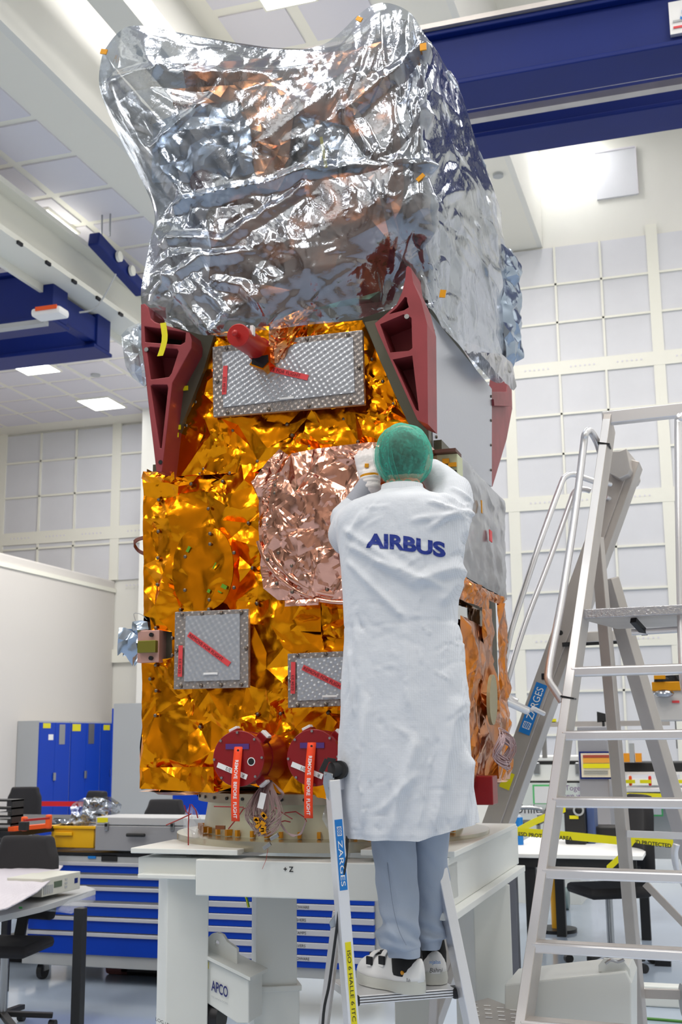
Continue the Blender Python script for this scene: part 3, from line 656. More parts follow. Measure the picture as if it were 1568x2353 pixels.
# copper and gold foil on the right flank below
zf = [PX(1045, 1330, XS).z, PX(1045, 1385, XS).z]
zlow = zb0
def side2(L, X=XS): return [((lambda p: (p.y, p.z))(PX(a, b, X))) for a, b in L]
planeX('copper_skirt', XS + .03, side2([(1040, 1316), (1160, 1376), (1155, 1392), (1120, 1380), (1118, 1402), (1042, 1372)], XS + .03), M_gold2, .06, .03, 81, 1, cuts=4, fk=dict(creases=60), label='brown copper foil skirt under the radiator')
mw = side2([(1042, 1372), (1104, 1405), (1104, 1468), (1044, 1466)])
obj('mirror_window', MB().prism([(XS + .008, p[0], p[1]) for p in mw], (-.01, 0, 0)), mat('mirror_glass', lin(215, 215, 205), .06, 1.), sat, label='small bare mirror window')
planeX('foil_blanket', XS + .012, [(YS, zb0 + .02), (4.52, zb0 + .02), (4.56, 2.0), (4.5, 2.16), (YS, 2.16)], M_gold2, .13, .06, 83, 1, cuts=6, fk=dict(creases=60, cl=(.15, .45)))
planeX('foil_blanket', XS + .03, side2([(1104, 1395), (1130, 1400), (1128, 1560), (1108, 1470)], XS + .03), M_gold2, .05, .02, 84, 1)
planeX('foil_blanket', XS + .02, side2([(1140, 1385), (1158, 1380), (1162, 1500), (1166, 1700), (1168, 1790), (1120, 1800), (1115, 1650), (1143, 1600)], XS + .02), M_gold2, .1, .04, 85, 1, cuts=5, fk=dict(creases=30, cl=(.1, .3)))
dd = [PX(1135 + 9 * math.cos(t_), 1608 + 58 * math.sin(t_), XS + .075) for t_ in [2 * math.pi * i / 24 for i in range(24)]]
obj('access_disc', MB().prism(dd, (-.012, 0, 0)), mat('pale_olive', lin(165, 158, 125), .4, .3), sat, label='pale oval access plate', smooth=40)
lp = MB(); rnd = random.Random(4)
for i in range(26):
    r0 = rnd.uniform(.028, .045); cxy = PX(1160 + rnd.uniform(-6, 6), 1722 + rnd.uniform(-9, 9), XS + .1); th = rnd.uniform(0, 1)
    lp.tube([cxy + Vector((.012 * math.sin(3 * a + th) + .25 * r0 * math.cos(a), r0 * 2 * math.cos(a), r0 * 1.5 * math.sin(a))) for a in [2 * math.pi * k / 20 for k in range(20)]], .0022, 5, closed=True)
obj('wire_coil', lp, mat('wire_mauve', lin(190, 165, 170), .4, .2), sat, smooth=180, label='coil of thin pinkish wire')
a = PX(1100, 1790, XS + .03)
obj('red_block', MB().mm((a.x - .02, a.y, a.z - .09), (a.x + .05, a.y + .1, a.z + .01)), M_reddk, sat, bevel=.004, label='dark red block at the lower right corner')
# red drums under the front
def drum(cx, cy, lab, txt):
    c = PY(cx, cy, 3.74); r = .093
    t = obj('thruster_cover', MB().cyl(c, c + Vector((0, .3, 0)), r * .93, 48), M_reddk, sat, smooth=40, label=lab)
    obj('front_flange', MB().cyl(c - Vector((0, .008, 0)), c + Vector((0, .012, 0)), r, 48), M_reddk, t, smooth=40, bevel=.002)
    obj('band', MB().cyl(c + Vector((0, .09, 0)), c + Vector((0, .1, 0)), r * .96, 48), M_reddk, t, smooth=40)
    q = MB()
    many('screw', MB().cyl((0, -.014, 0), (0, 0, 0), .0045, 8), [c + Vector((math.cos(R(45 * k + 2)) * r * .93, 0, math.sin(R(45 * k + 2)) * r * .93)) for k in range(8)], M_steel, t)
    for a in (115, 48, -52):
        p = c + Vector((math.cos(R(a)) * r * 1.0, .07, math.sin(R(a)) * r * 1.0)); 
        cl = obj('clamp', MB().box(p, (.035, .05, .022), M=Matrix.Rotation(-R(a - 90), 3, 'Y')), M_reddk, t, bevel=.002)
        obj('clamp_tag', MB().box(p + Vector((math.cos(R(a)) * .014, -.004, math.sin(R(a)) * .014)), (.032, .03, .012), M=Matrix.Rotation(-R(a - 90), 3, 'Y')), M_paper, cl, bevel=.002)
    if cx < 600: obj('vent_hole', MB().cyl(c + Vector((.047, -.0095, -.01)), c + Vector((.047, -.004, -.01)), .011, 20), M_black2, obj('vent_rim', MB().cyl(c + Vector((.047, -.009, -.01)), c + Vector((.047, -.004, -.01)), .014, 20), M_paper, t))
    th = R(-21); r_ = Vector((math.cos(th), 0, math.sin(th))); u_ = Vector((-r_.z, 0, r_.x)); o_ = c + Vector((-.078, -.011, -.028))
    lb = obj('white_label', MB().prism([o_, o_ + r_ * .115, o_ + r_ * .115 + u_ * .017, o_ + u_ * .017], (0, .002, 0)), M_paper, t)
    obj('printed_text', text_mb('R          ' + txt, height=.011, org=o_ + r_ * .105 + u_ * .014 + Vector((0, -.001, 0)), right=-r_, upv=-u_), M_txtblk, lb)
    q = c + Vector((-.003, -.0105, .04)); obj('blue_tape', MB().box(q, (.085, .002, .018)), mat('violet_tape', lin(85, 50, 120), .3), t)
    return c
c1_ = drum(550, 1743, 'left dark red drum cover', '2/2'); c2_ = drum(722, 1741, 'right dark red drum cover', '2/1')
def streamer(c, x0, x1, y0, y1, lab):
    a = PY(x0, y0, c.y - .02); b = PY(x1, y1, c.y - .02); w = .030; L = a.z - b.z
    G = []
    for i in range(13):
        t = i / 12; x = a.x + (b.x - a.x) * t; y = c.y - .0105 - .014 * math.sin(t * 3.1) - .01 * t; G.append([Vector((x - w / 2, y, a.z - L * t)), Vector((x, y - .001, a.z - L * t)), Vector((x + w / 2, y + .002 * math.sin(6 * t), a.z - L * t))])
    s = obj('warning_streamer', MB().grid(G), M_tag, label=lab, cat='streamer', group='orange remove before flight streamers', solid=.0015, smooth=60)
    top = G[0][1]; obj('eyelet', MB().cyl(top + Vector((0, -.004, -.012)), top + Vector((0, .002, -.012)), .004, 12), M_dark, s)
    d_ = (G[-1][1] - G[0][1]).normalized(); t = text_mb('REMOVE  BEFORE  FLIGHT', height=.0125, org=(0, 0, 0), right=(1, 0, 0), upv=(0, 0, 1), bold=.02)
    xs = [v.x for v in t.v]; Lt = max(xs); k = L * .78 / Lt; nv = []
    for v in t.v:
        sdist = L * .18 + v.x * k; f_ = sdist / L; x = a.x + (b.x - a.x) * f_; y = c.y - .0105 - .014 * math.sin(f_ * 3.1) - .01 * f_
        nv.append(Vector((x - .006 + v.z, y - .0035, a.z - sdist)))
    t.v = nv; obj('printed_text', t, M_txtwht, s)
streamer(c1_, 546, 542, 1716, 1887, 'orange streamer hanging from the left red drum'); streamer(c2_, 715, 710, 1706, 1880, 'orange streamer hanging from the right red drum')
# red brackets
def bracket(outer, pockets, Y, depth, lab, bolts=(), bv=.003):
    t = obj('lifting_bracket', MB().holed([PY(a, b, Y) for a, b in outer], [[PY(a, b, Y) for a, b in h] for h in pockets], (0, .14, 0)), M_redan, sat, bevel=bv, label=lab)
    web = [PY(a, b, Y + .14) for a, b in outer]
    obj('web_plate', MB().prism(web, (0, depth - .13, 0)), M_redan, t)
    for x, y in bolts: p = PY(x, y, Y - .004); obj('bolt', MB().cyl(p, p + Vector((0, .01, 0)), .009, 12), M_steel, t)
    return t
t = bracket([(324, 700), (332, 697), (341, 706), (347, 732), (356, 740), (436, 764), (441, 782), (440, 800), (396, 880), (372, 1084), (360, 1085), (344, 950), (333, 850), (325, 790)],
    [[(332, 750), (334, 786), (415, 792), (425, 786), (427, 764)], [(337, 800), (347, 872), (388, 866), (394, 858), (410, 808), (407, 802), (345, 797)], [(346, 887), (368, 1030), (371, 1030), (386, 892), (384, 884), (350, 884)]], 3.86, .16, 'left red anodised bracket', [(336, 803)])
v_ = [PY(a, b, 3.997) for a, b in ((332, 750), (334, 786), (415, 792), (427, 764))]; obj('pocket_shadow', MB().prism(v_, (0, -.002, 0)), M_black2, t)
q = PY(369, 1062, 3.858); obj('pin_hole', MB().cyl(q, q + Vector((0, -.002, 0)), .008, 16), M_black2, t)
t = bracket([(934, 615), (938, 611), (945, 616), (950, 650), (968, 690), (982, 745), (984, 975), (960, 965), (868, 760), (862, 743), (880, 728), (912, 700), (925, 670), (932, 640)],
    [[(894, 722), (911, 708), (931, 682), (936, 684), (936, 692), (940, 706), (929, 713)], [(874, 745), (928, 722), (946, 730), (948, 800), (940, 806), (897, 810)], [(903, 826), (948, 817), (963, 945), (956, 941)]], 3.80, .18, 'right red anodised bracket', [(935, 727)], bv=.0)
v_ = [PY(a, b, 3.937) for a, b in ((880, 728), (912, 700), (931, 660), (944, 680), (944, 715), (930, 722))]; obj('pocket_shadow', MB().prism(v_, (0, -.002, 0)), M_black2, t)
# yellow strap tape on the left bracket
a = [PY(x, y, 3.83) for x, y in ((375, 742), (379, 775), (374, 800), (368, 818))]
obj('tape_strap', MB().grid([[p - Vector((.012, 0, 0)), p + Vector((.012, 0, 0))] for p in spline(a, 8)]), M_yel, sat, solid=.002, label='yellow tape strap')
# olive side plates behind the brackets
obj('support_plate', MB().prism([PY(a, b, 3.96) for a, b in ((430, 765), (492, 770), (468, 850), (428, 950), (400, 1020), (378, 1055), (372, 1000), (400, 870))], (0, .05, 0)), M_olive, sat)
obj('support_plate', MB().prism([PY(a, b, 3.95) for a, b in ((838, 740), (868, 735), (984, 975), (988, 1040), (940, 975), (905, 900), (862, 800))], (0, .05, 0)), M_olive, sat)
q = MB()
for x, y in ((427, 892), (410, 982), (405, 1000)): obj('yellow_tab', MB().box(PY(x, y, 3.955), (.02, .004, .018)), M_yel, sat)
# rear right bracket
pr = [PX(a, b, XS2 - .02) for a, b in ((1131, 900), (1165, 900), (1170, 860), (1176, 862), (1178, 940), (1165, 1010), (1133, 1118), (1129, 1118))]
t = obj('lifting_bracket', MB().prism(pr, (-.1, 0, 0)), M_redan, sat, bevel=.003, label='rear right red bracket')
obj('bracket_rib', MB().bar(PX(1131, 925, XS2), PX(1172, 927, XS2), .02, .03), M_redan, t)
# pink valve bracket on the left flank
a = PY(338, 1480, YS - .02)
vb = obj('valve_bracket', MB().mm((a.x - .03, YS - .04, a.z - .07), (a.x + .06, YS + .05, a.z + .05)), mat('pink_metal', lin(205, 160, 150), .4, .4), sat, bevel=.003)
obj('olive_plate', MB().mm((a.x - .02, YS - .06, a.z - .035), (a.x + .055, YS - .03, a.z + .01)), mat('olive_yellow', lin(130, 125, 50), .35, .5), vb, bevel=.002)
for z_ in (.032, -.055): obj('bolt', MB().cyl((a.x + .03, YS - .05, a.z + z_), (a.x + .03, YS - .03, a.z + z_), .008, 12), M_dark, vb)
def crumple(name, poly, Y, m, depth, seed, parent, sp=.05, amp=.03, **k):
    P = f2(poly, Y); cx = sum(p[0] for p in P) / len(P); cz = sum(p[1] for p in P) / len(P)
    sz = max(max(abs(p[0] - cx), abs(p[1] - cz)) for p in P)
    bs = lambda u, v: depth * max(0, 1 - (max(abs(u - cx), abs(v - cz)) / sz) ** 2)
    A = foil_mb(P, lambda u, v, h: (u, Y - h, v), sp, amp, seed, cuts=2, base=bs); B = foil_mb(P, lambda u, v, h: (u, Y + .004 + h, v), sp, amp, seed + 1, cuts=2, base=bs)
    A.add(B.v, B.f); return obj(name, A, m, parent, smooth=26, **k)
crumple('foil_wrap', [(276, 1480), (280, 1443), (298, 1444), (312, 1452), (312, 1430), (330, 1426), (346, 1430), (347, 1448), (325, 1462), (322, 1478), (326, 1500), (306, 1531), (296, 1508), (288, 1500), (276, 1508)], YS, M_bluefoil, .03, 91, sat, label='crumpled silver foil tuft')
lp = MB()
for i in range(7):
    pts = [PY(335, 1232 + i, YS + .1), PY(318, 1236 + i, YS + .1), PY(308, 1244 + i * 1.5, YS + .1), PY(318, 1262 + i, YS + .12), PY(334, 1270 + i, YS + .1)]; lp.tube(spline(pts, 12), .003, 5)
obj('wire_loop', lp, mat('wire_brown', lin(120, 70, 60), .5), sat, smooth=180)
lp = MB().tube(spline([PY(338, 1424, YS), PY(325, 1412, YS), PY(308, 1410, YS), (PY(312, 1428, YS))], 14), .0015, 5)
obj('thin_wire', lp, M_grey, sat)
# ------------------------------------------------------------------ instrument under the cover
YI = 4.12
def box_foil(name, x0, y0, x1, y1, Y, depth, m, seed, sp=.12, amp=.035, parent=None, lab=None, poly=None):
    P = [PY(a, b, Y) for a, b in (poly or ((x0, y0), (x1, y0), (x1, y1), (x0, y1)))]
    o = obj(name, MB().prism([p + Vector((0, .01, 0)) for p in P], (0, depth, 0)), m, parent, label=lab)
    obj('foil_face', foil_mb([(p.x, p.z) for p in P], lambda u, v, h: (u, Y - h, v), sp, amp, seed, cuts=2), m, o, smooth=14); return o
inst = empty('optical_instrument', (-1.45, 4.6, 3.4), 'bronze and silver instrument showing through the film on top of the satellite', 'instrument')
M_dkbr = mat('dark_bronze_foil', lin(150, 95, 62), .22, 1., bump=.3, bscale=40, var=.4, vscale=6)
box_foil('lower_deck', 0, 0, 0, 0, YI, .9, M_dkbr, 101, parent=inst, poly=((500, 450), (640, 395), (860, 400), (900, 560), (870, 720), (560, 745), (480, 640)))
box_foil('bronze_post', 0, 0, 0, 0, YI - .1, .25, M_brown, 102, .07, .03, inst, poly=((535, 190), (650, 180), (678, 250), (660, 400), (640, 440), (590, 430), (575, 290)))
box_foil('silver_barrel', 0, 0, 0, 0, YI - .08, .5, M_bluefoil, 103, .07, .05, inst, poly=((355, 290), (430, 250), (530, 225), (575, 290), (590, 400), (440, 420), (350, 420)))
box_foil('silver_box', 0, 0, 0, 0, YI - .02, .5, M_bluefoil, 104, .07, .05, inst, poly=((690, 270), (800, 290), (815, 380), (700, 400)))
box_foil('bronze_bar', 0, 0, 0, 0, YI - .1, .08, M_brown, 105, .07, .02, inst, poly=((395, 205), (560, 195), (560, 230), (400, 245)))
box_foil('bronze_bar', 0, 0, 0, 0, YI - .1, .08, M_brown, 106, .05, .02, inst, poly=((700, 150), (880, 95), (885, 130), (740, 185)))
box_foil('bronze_bar', 0, 0, 0, 0, YI - .1, .08, M_brown, 107, .05, .02, inst, poly=((800, 245), (850, 165), (885, 165), (850, 240), (815, 265)))
box_foil('green_edge', 0, 0, 0, 0, YI - .05, .1, mat('green_foil', lin(70, 120, 100), .3, .8), 108, .06, .02, inst, poly=((640, 735), (870, 700), (875, 670), (700, 715)))
obj('mauve_cap', MB().cyl(PY(462, 418, YI - .14), PY(462, 418, YI), .045, 20), mat('mauve', lin(130, 80, 100), .4, .3), inst, smooth=40)
box_foil('back_box', 0, 0, 0, 0, YI + .25, .7, M_dkbr, 109, parent=inst, poly=((420, 150), (900, 110), (930, 420), (900, 700), (520, 730), (470, 480)))
sbq = [PX(a_, b_, XS2 - .05) for a_, b_ in ((990, 140), (1140, 500), (1160, 600), (1160, 820), (1060, 780), (990, 700))]
obj('side_blanket', foil_mb([(p.y, p.z) for p in sbq], lambda u, v, h: (XS2 - .06 + h, u, v), .12, .06, 115, cuts=3), M_silver, inst, smooth=14)
a = PY(742, 345, YI - .1); obj('yellow_strip', MB().bar(PY(738, 315, YI - .1), PY(750, 385, YI - .1), .012, .004, (0, 1, 0)), M_yel, inst)
# ------------------------------------------------------------------ silver film cover
def q3(L, Y): return [PY(a, b, Y) for a, b in L]
def mixY(L): return [PY(a, b, y) for a, b, y in L]
FR = [
 mixY([(236, 120, 4.0), (300, 60, 3.95), (450, 86, 3.98), (620, 112, 4.0), (745, 100, 3.98), (852, 14, 3.95), (935, 24, 3.93), (985, 93, 3.9)]),
 mixY([(229, 200, 3.95), (330, 175, 3.86), (460, 185, 3.86), (610, 205, 3.86), (740, 195, 3.84), (850, 160, 3.84), (925, 165, 3.86), (985, 190, 3.86)]),
 mixY([(272, 310, 3.95), (370, 310, 3.85), (480, 310, 3.84), (600, 315, 3.84), (720, 315, 3.84), (830, 310, 3.84), (915, 305, 3.82), (975, 310, 3.84)]),
 mixY([(352, 475, 3.97), (420, 450, 3.87), (510, 440, 3.86), (610, 435, 3.86), (710, 430, 3.84), (810, 425, 3.82), (900, 420, 3.80), (970, 410, 3.84)]),
 mixY([(344, 560, 3.96), (420, 560, 3.86), (510, 560, 3.85), (610, 555, 3.84), (710, 545, 3.84), (810, 530, 3.83), (900, 515, 3.82), (975, 520, 3.86)]),
 mixY([(325, 660, 3.94), (400, 665, 3.85), (500, 665, 3.85), (610, 660, 3.85), (710, 650, 3.85), (810, 640, 3.88), (900, 620, 3.97), (980, 620, 3.99)]),
 mixY([(326, 705, 3.94), (400, 748, 3.86), (490, 773, 3.86), (600, 760, 3.88), (710, 746, 3.9), (815, 735, 3.93), (895, 712, 4.0), (985, 706, 4.0)]),
]
def rowX(L, X=XS2 + .02): return [PX(a, b, X + dx) for a, b, dx in L]
SD = [
 [FR[0][7]] + rowX([(1022, 148, .0), (1058, 215, .02), (1102, 345, .03), (1130, 420, .02), (1152, 486, -.02)]),
 [FR[1][7]] + rowX([(1022, 250, .02), (1058, 310, .03), (1098, 400, .04), (1134, 480, .03), (1156, 545, -.02)]),
 [FR[2][7]] + rowX([(1015, 350, .02), (1055, 400, .04), (1098, 470, .04), (1138, 545, .04), (1166, 600, -.01)]),
 [FR[3][7]] + rowX([(1010, 450, .02), (1050, 490, .04), (1095, 550, .05), (1138, 620, .05), (1170, 665, .0)]),
 [FR[4][7]] + rowX([(1012, 560, .01), (1052, 590, .03), (1098, 640, .04), (1142, 700, .05), (1172, 735, .02)]),
 [FR[5][7]] + rowX([(1015, 655, .0), (1055, 690, .02), (1100, 735, .03), (1145, 790, .04), (1173, 800, .03)]),
 [FR[6][7]] + rowX([(1020, 752, .0), (1058, 797, .01), (1096, 838, .02), (1140, 880, .03), (1166, 866, .03)]),
]
rows = [FR[i] + SD[i][1:] for i in range(7)]
NU, NV = 330, 230
G = arr(dense(rows, NU, NV))
N = normals(G)
if N[NV // 2, NU // 4, 1] > 0: N = -N
D = folds((NV, NU), 60, 11, .07, .22, .02, .05, 1.1, .5) * .42 + folds((NV, NU), 190, 12, .02, .09, .006, .016, 1.0, .5) * .8 + folds((NV, NU), 420, 13, .008, .03, .002, .006, 1.0, .5) * .9
# big creases seen in the photograph: from the side ridge inwards and along the saddle
def crease(px, w, a):
    global D
    Z = []
    P2 = np.array([p[:2] for p in px], float)
    # nearest distance on screen-independent grid: use world points on the front surface
    W3 = [PY(x, y, 3.86) for x, y in px]
    best = np.full(D.shape, 9.)
    for p, q in zip(W3[:-1], W3[1:]):
        p = np.array(p[:]); q = np.array(q[:]); d = q - p; L = (d * d).sum(); t = np.clip(((G - p) @ d) / L, 0, 1)[..., None]
        best = np.minimum(best, np.linalg.norm((G - (p + t * d)) * [1, .6, 1], axis=2))
    D += .75 * a * np.clip(1 - best / (w * .8), 0, 1) ** 1.1
for px, w, a in (([(240, 170), (375, 180), (520, 200), (600, 165), (700, 130), (860, 20)], .07, .05), ([(370, 185), (440, 140)], .03, .03), ([(820, 255), (965, 125), (985, 95)], .06, .05), ([(800, 260), (870, 370), (965, 395)], .05, .045),
    ([(360, 480), (600, 430), (700, 400), (960, 385)], .05, .045), ([(355, 545), (520, 560), (700, 440)], .05, .04), ([(380, 625), (490, 770)], .04, .04), ([(330, 680), (470, 600), (560, 590)], .045, .04), ([(960, 400), (990, 520), (940, 600), (885, 720)], .05, .05),
    ([(500, 650), (560, 660), (600, 700)], .04, .03), ([(1000, 240), (960, 300), (975, 390)], .04, .04), ([(280, 300), (340, 340), (440, 280), (520, 220)], .035, .025), ([(450, 640), (520, 720), (490, 770)], .03, .03)):
    crease(px, w, a)
rim = np.minimum(np.linspace(0, 1, NV)[:, None] * 14, 1) * np.ones((1, NU)); rim = np.minimum(rim, np.minimum(1, (1 - np.linspace(0, 1, NV)[:, None]) * 20 + .3))
edgeu = np.minimum(1, np.minimum(np.linspace(0, 1, NU), 1 - np.linspace(0, 1, NU))[None, :] * 25 + .1)
A = G + N * (D * (.25 + .75 * rim) * edgeu)[..., None]
cov = empty('film_cover', (-1.5, 4.5, 3.3), 'crinkled silver see-through film cover draped over the top of the satellite', 'cover')
obj('front_film', grid_mb(A), M_film, cov, smooth=35)
# top, left flank and back
front_top = [Vector(A[0, j]) for j in range(0, NU, 3)]
kF = int(NU * 7 / 12 / 3)
ft = front_top[:kF + 1]
back = [Vector((p.x + .0, 5.35, p.z - .04)) for p in ft]
side_top = front_top[kF:]
Tg = []
for i in range(40):
    f_ = i / 39; row = []
    for j, p in enumerate(ft):
        q = p.lerp(back[j], f_)
        # follow the receding top edge of the right flank
        s_ = side_top[min(len(side_top) - 1, int(f_ * (len(side_top) - 1)))]
        w_ = (j / (len(ft) - 1)) ** 3
        row.append(q * (1 - w_) + s_ * w_)
    Tg.append(row)
TA = arr(Tg); TN = normals(TA); TA = TA + TN * (folds(TA.shape[:2], 160, 31, .04, .3, .01, .05, 1.2) * .4 * np.minimum(1, np.minimum(np.linspace(0, 1, 40), 1 - np.linspace(0, 1, 40))[:, None] * 8))[..., None]
obj('top_film', grid_mb(TA), M_film, cov, smooth=35)
left = [Vector(A[i, 0]) for i in range(0, NV, 4)]
LG = [[p, p + Vector((-.02, .5, 0)), p + Vector((0, .95, -.02)), Vector((p.x + .05, 5.35, p.z - .04))] for p in left]
LD = arr([spline(r_, 30) for r_ in LG]); LN = normals(LD); LD = LD + LN * (folds(LD.shape[:2], 150, 41, .04, .3, .01, .06, 1.2) * .5 * np.minimum(1, np.linspace(0, 1, 30)[None, :] * 6))[..., None]
obj('left_film', grid_mb(LD), M_film, cov, smooth=35)
bk = [[Vector(LD[i, -1]).lerp(Vector(A[min(i * 4, NV - 1), -1]), t) for t in np.linspace(0, 1, 30)] for i in range(len(left))]
obj('back_film', grid_mb(arr(bk) + folds((len(left), 30), 120, 43, .05, .3, .01, .06)[..., None] * np.array([0, .5, 0])), M_film, cov, smooth=35)
# loose gathered lumps of the cover
def lump(name, poly, Y, depth, seed, m, amp=.035, sp=.06, lab=None): crumple(name, poly, Y, m, depth, seed, cov, sp, amp, label=lab)
lump('gathered_film', [(287, 775), (300, 755), (322, 742), (328, 790), (335, 850), (331, 888), (312, 872), (300, 850), (296, 815)], 3.98, .04, 201, M_film, lab='loose gather of film left of the red bracket')
hem = [PX(a, b, XS2 + .05) for a, b in ((1080, 812), (1132, 815), (1158, 840), (1165, 895), (1158, 900), (1120, 860))]
hy = [(p.y, p.z) for p in hem]
obj('hem_roll', foil_mb(hy, lambda u, v, h: (XS2 + .06 + h, u, v), .08, .02, 205, cuts=3, base=lambda u, v: .03), M_silver, cov, smooth=40, label='rolled silver hem above the side radiator')
lump2 = [PX(a, b, XS2 + .03) for a, b in ((1140, 560), (1160, 580), (1172, 600), (1170, 740), (1174, 800), (1160, 850), (1148, 820), (1140, 700))]
obj('gathered_film', foil_mb([(p.y, p.z) for p in lump2], lambda u, v, h: (XS2 + .05 + h, u, v), .08, .07, 206, cuts=3), M_bluefoil, cov, smooth=30)
hp = [Vector(A[-1, j]) for j in range(NU)]
tp = MB()
for (x, y, an, w, h) in ((239, 119, .3, 20, 14), (826, 44, .6, 16, 11), (973, 108, 0, 16, 18), (967, 408, .9, 10, 22), (1018, 675, .2, 14, 18)):
    p = PY(x, y, 3.8 if x > 500 else 3.93); obj('amber_tape', MB().box(p, (w * .0015, .006, h * .0015), M=Matrix.Rotation(an, 3, 'Y')), M_kapton, cov)
# ------------------------------------------------------------------ person on the step ladder
def PQ(x, y, q): return Vector(np.array([0, 0, H]) + ray(x, y) * q / F)
YP = 3.6
def disp(mb, fn, sub=None):
    me = bpy.data.meshes.new('d'); me.from_pydata(mb.v, [], mb.f); me.update(); nn = [v.normal.copy() for v in me.vertices]; bpy.data.meshes.remove(me)
    mb.v = [p + n * fn(p, n) for p, n in zip(mb.v, nn)]; return mb
hc = PY(928, 1050, YP + .04)
neck = PY(920, 1135, YP + .02)
shL, shR = PY(822, 1205, YP), PY(1018, 1205, YP)
elL, elR = PY(797, 1192, YP + .13), PY(1042, 1135, YP + .14)
wrL, wrR = PY(851, 1106, YP + .145), PY(990, 1080, YP + .2)
hip = PY(935, 1640, YP); 
zstep = PZ(930, 2282, .97).z
SL = PZ(966, 2284, .972); SR = PZ(1002, 2263, .972)
kL, kR = PY(910, 2000, YP + .05), PY(988, 1995, YP + .2)
aL = SL + Vector((-.848 * .055, .53 * .055, .095)); aR = SR + Vector((-.375 * .055, .927 * .055, .095))
body = MB()
body.ball(hc + Vector((0, .01, 0)), (.075, .092, .108), 20, 14)
body.ball(hc + Vector((0, .085, -.03)), (.02, .03, .022), 8, 6)          # nose side of the face, turned away
for s_ in (-1, 1): body.ball(hc + Vector((s_ * .076, .01, -.02)), (.012, .02, .03), 8, 6)
capsule(body, hc + Vector((0, .0, -.06)), neck + Vector((0, 0, -.06)), .055, .06)
chest = PY(920, 1260, YP + .02)
capsule(body, chest + Vector((-.1, 0, .08)), chest + Vector((.1, 0, .08)), .085, .085); capsule(body, chest + Vector((-.05, 0, 0)), hip + Vector((-.04, 0, .1)), .11, .1); capsule(body, chest + Vector((.05, 0, 0)), hip + Vector((.04, 0, .1)), .11, .1)
for sh_, el_, wr_ in ((shL, elL, wrL), (shR, elR, wrR)): capsule(body, sh_, el_, .05, .042); capsule(body, el_, wr_, .042, .029)
capsule(body, PY(905, 1740, YP + .03), kL, .065, .045); capsule(body, kL, aL, .045, .03); capsule(body, PY(975, 1740, YP + .08), kR, .065, .045); capsule(body, hip, PY(940, 1740, YP + .05), .1, .08); capsule(body, kR, aR, .045, .028)
capsule(body, aL, aL + Vector((-.848 * .08, .53 * .08, -.05)), .03, .02); capsule(body, aR, aR + Vector((-.375 * .08, .927 * .08, -.05)), .03, .02)
def hand(mb, w, dirv, sidev, nrm, curl, r=.0088, sc=1., pr=1.):
    """palm plus five bent fingers; dirv wrist to knuckles, sidev towards the thumb"""
    d, s_, n = dirv.normalized(), sidev.normalized(), nrm.normalized()
    pc = w + d * .045 * sc
    for k in range(-2, 3): capsule(mb, w + s_ * k * .009, w + d * .085 * sc + s_ * k * .0155, .0145 * pr, .0125 * pr, 10)
    for k, (L, off) in enumerate(((.07, .03), (.078, .0105), (.073, -.0095), (.058, -.029))):
        p = w + d * .088 * sc + s_ * off; a = 0; q = p
        for j, f_ in enumerate((.45, .32, .23)):
            a += curl[k] * (.75, 1.1, .8)[j]; dd = d * math.cos(a) + n * math.sin(a); q2 = q + dd * L * f_; capsule(mb, q, q2, r * (1 - .08 * j), r * (.93 - .08 * j), 8); q = q2
    p = w + d * .03 * sc + s_ * .03; q = p + (d * .5 + s_ * .6 + n * .5).normalized() * .035; capsule(mb, p, q, .0115 * pr, .0105 * pr, 8); capsule(mb, q, q + (d * .8 + s_ * .05 + n * .6).normalized() * .03, .0102, .0088, 8)
hdirL = (PY(846, 1060, YP + .15) - wrL); hdirR = Vector((-.15, .9, .35))
hand(body, wrL, hdirL, Vector((1, .15, 0)), Vector((.05, 1, -.15)), (.7, .7, .75, .8), r=.0075, sc=.95)
hand(body, wrR, hdirR, Vector((-1, 0, .3)), Vector((0, .3, -1)), (.6, .6, .6, .6), r=.0075, sc=.95)
person = obj('person', remesh(body, .0055, 2), M_skin, smooth=180, label='person in white coat and green hair net on the small ladder, hands raised', cat='person')
# gloves
for w_, hd, sd, nm, cu, lab in ((wrL, hdirL, Vector((1, .15, 0)), Vector((.05, 1, -.15)), (.7, .7, .75, .8), 'left white glove with a small amber sticker'), (wrR, hdirR, Vector((-1, 0, .3)), Vector((0, .3, -1)), (.6, .6, .6, .6), None)):
    g = MB(); hand(g, w_ + hd.normalized() * .002, hd, sd, nm, cu, r=.0104, pr=1.28); d = hd.normalized()
    capsule(g, w_ - d * .02, w_ + d * .02, .035, .03); g2 = remesh(g, .003, 3)
    disp(g2, lambda p, n: .0012 * noise.noise(p * 70) + .0008 * noise.noise(p * 160))
    go = obj('glove', g2, M_glove, person, smooth=180, label=lab)
    pts = [w_ - d * a for a in (-.012, .0, .014, .03)]
    obj('cuff', disp(MB().tube(spline(pts, 14), [.035 + .0012 * math.sin(i * 1.3) for i in range(14)], 20), lambda p, n: .002 * noise.noise(p * 60)), M_glove, go, smooth=60)
    if lab:
        q = w_ + d * .052 + Vector((0, -.022, 0)); obj('sticker', MB().box(q, (.014, .006, .014), M=Matrix.Rotation(.1, 3, 'Y')), M_kapton, go, bevel=.001)
        obj('tape_band', MB().tube([w_ + d * .012, w_ + d * .02], .0345, 20, cap=False), M_kapton, go, smooth=60)
# grey knitted sleeves
for e_, w_ in ((elL, wrL), (elR, wrR)):
    t_ = MB(); capsule(t_, e_.lerp(w_, .25), w_ - (w_ - e_).normalized() * .012, .042, .034, 20); obj('sweater_sleeve', disp(t_, lambda p, n: .0015 * noise.noise(p * 50)), M_knit, person, smooth=60)
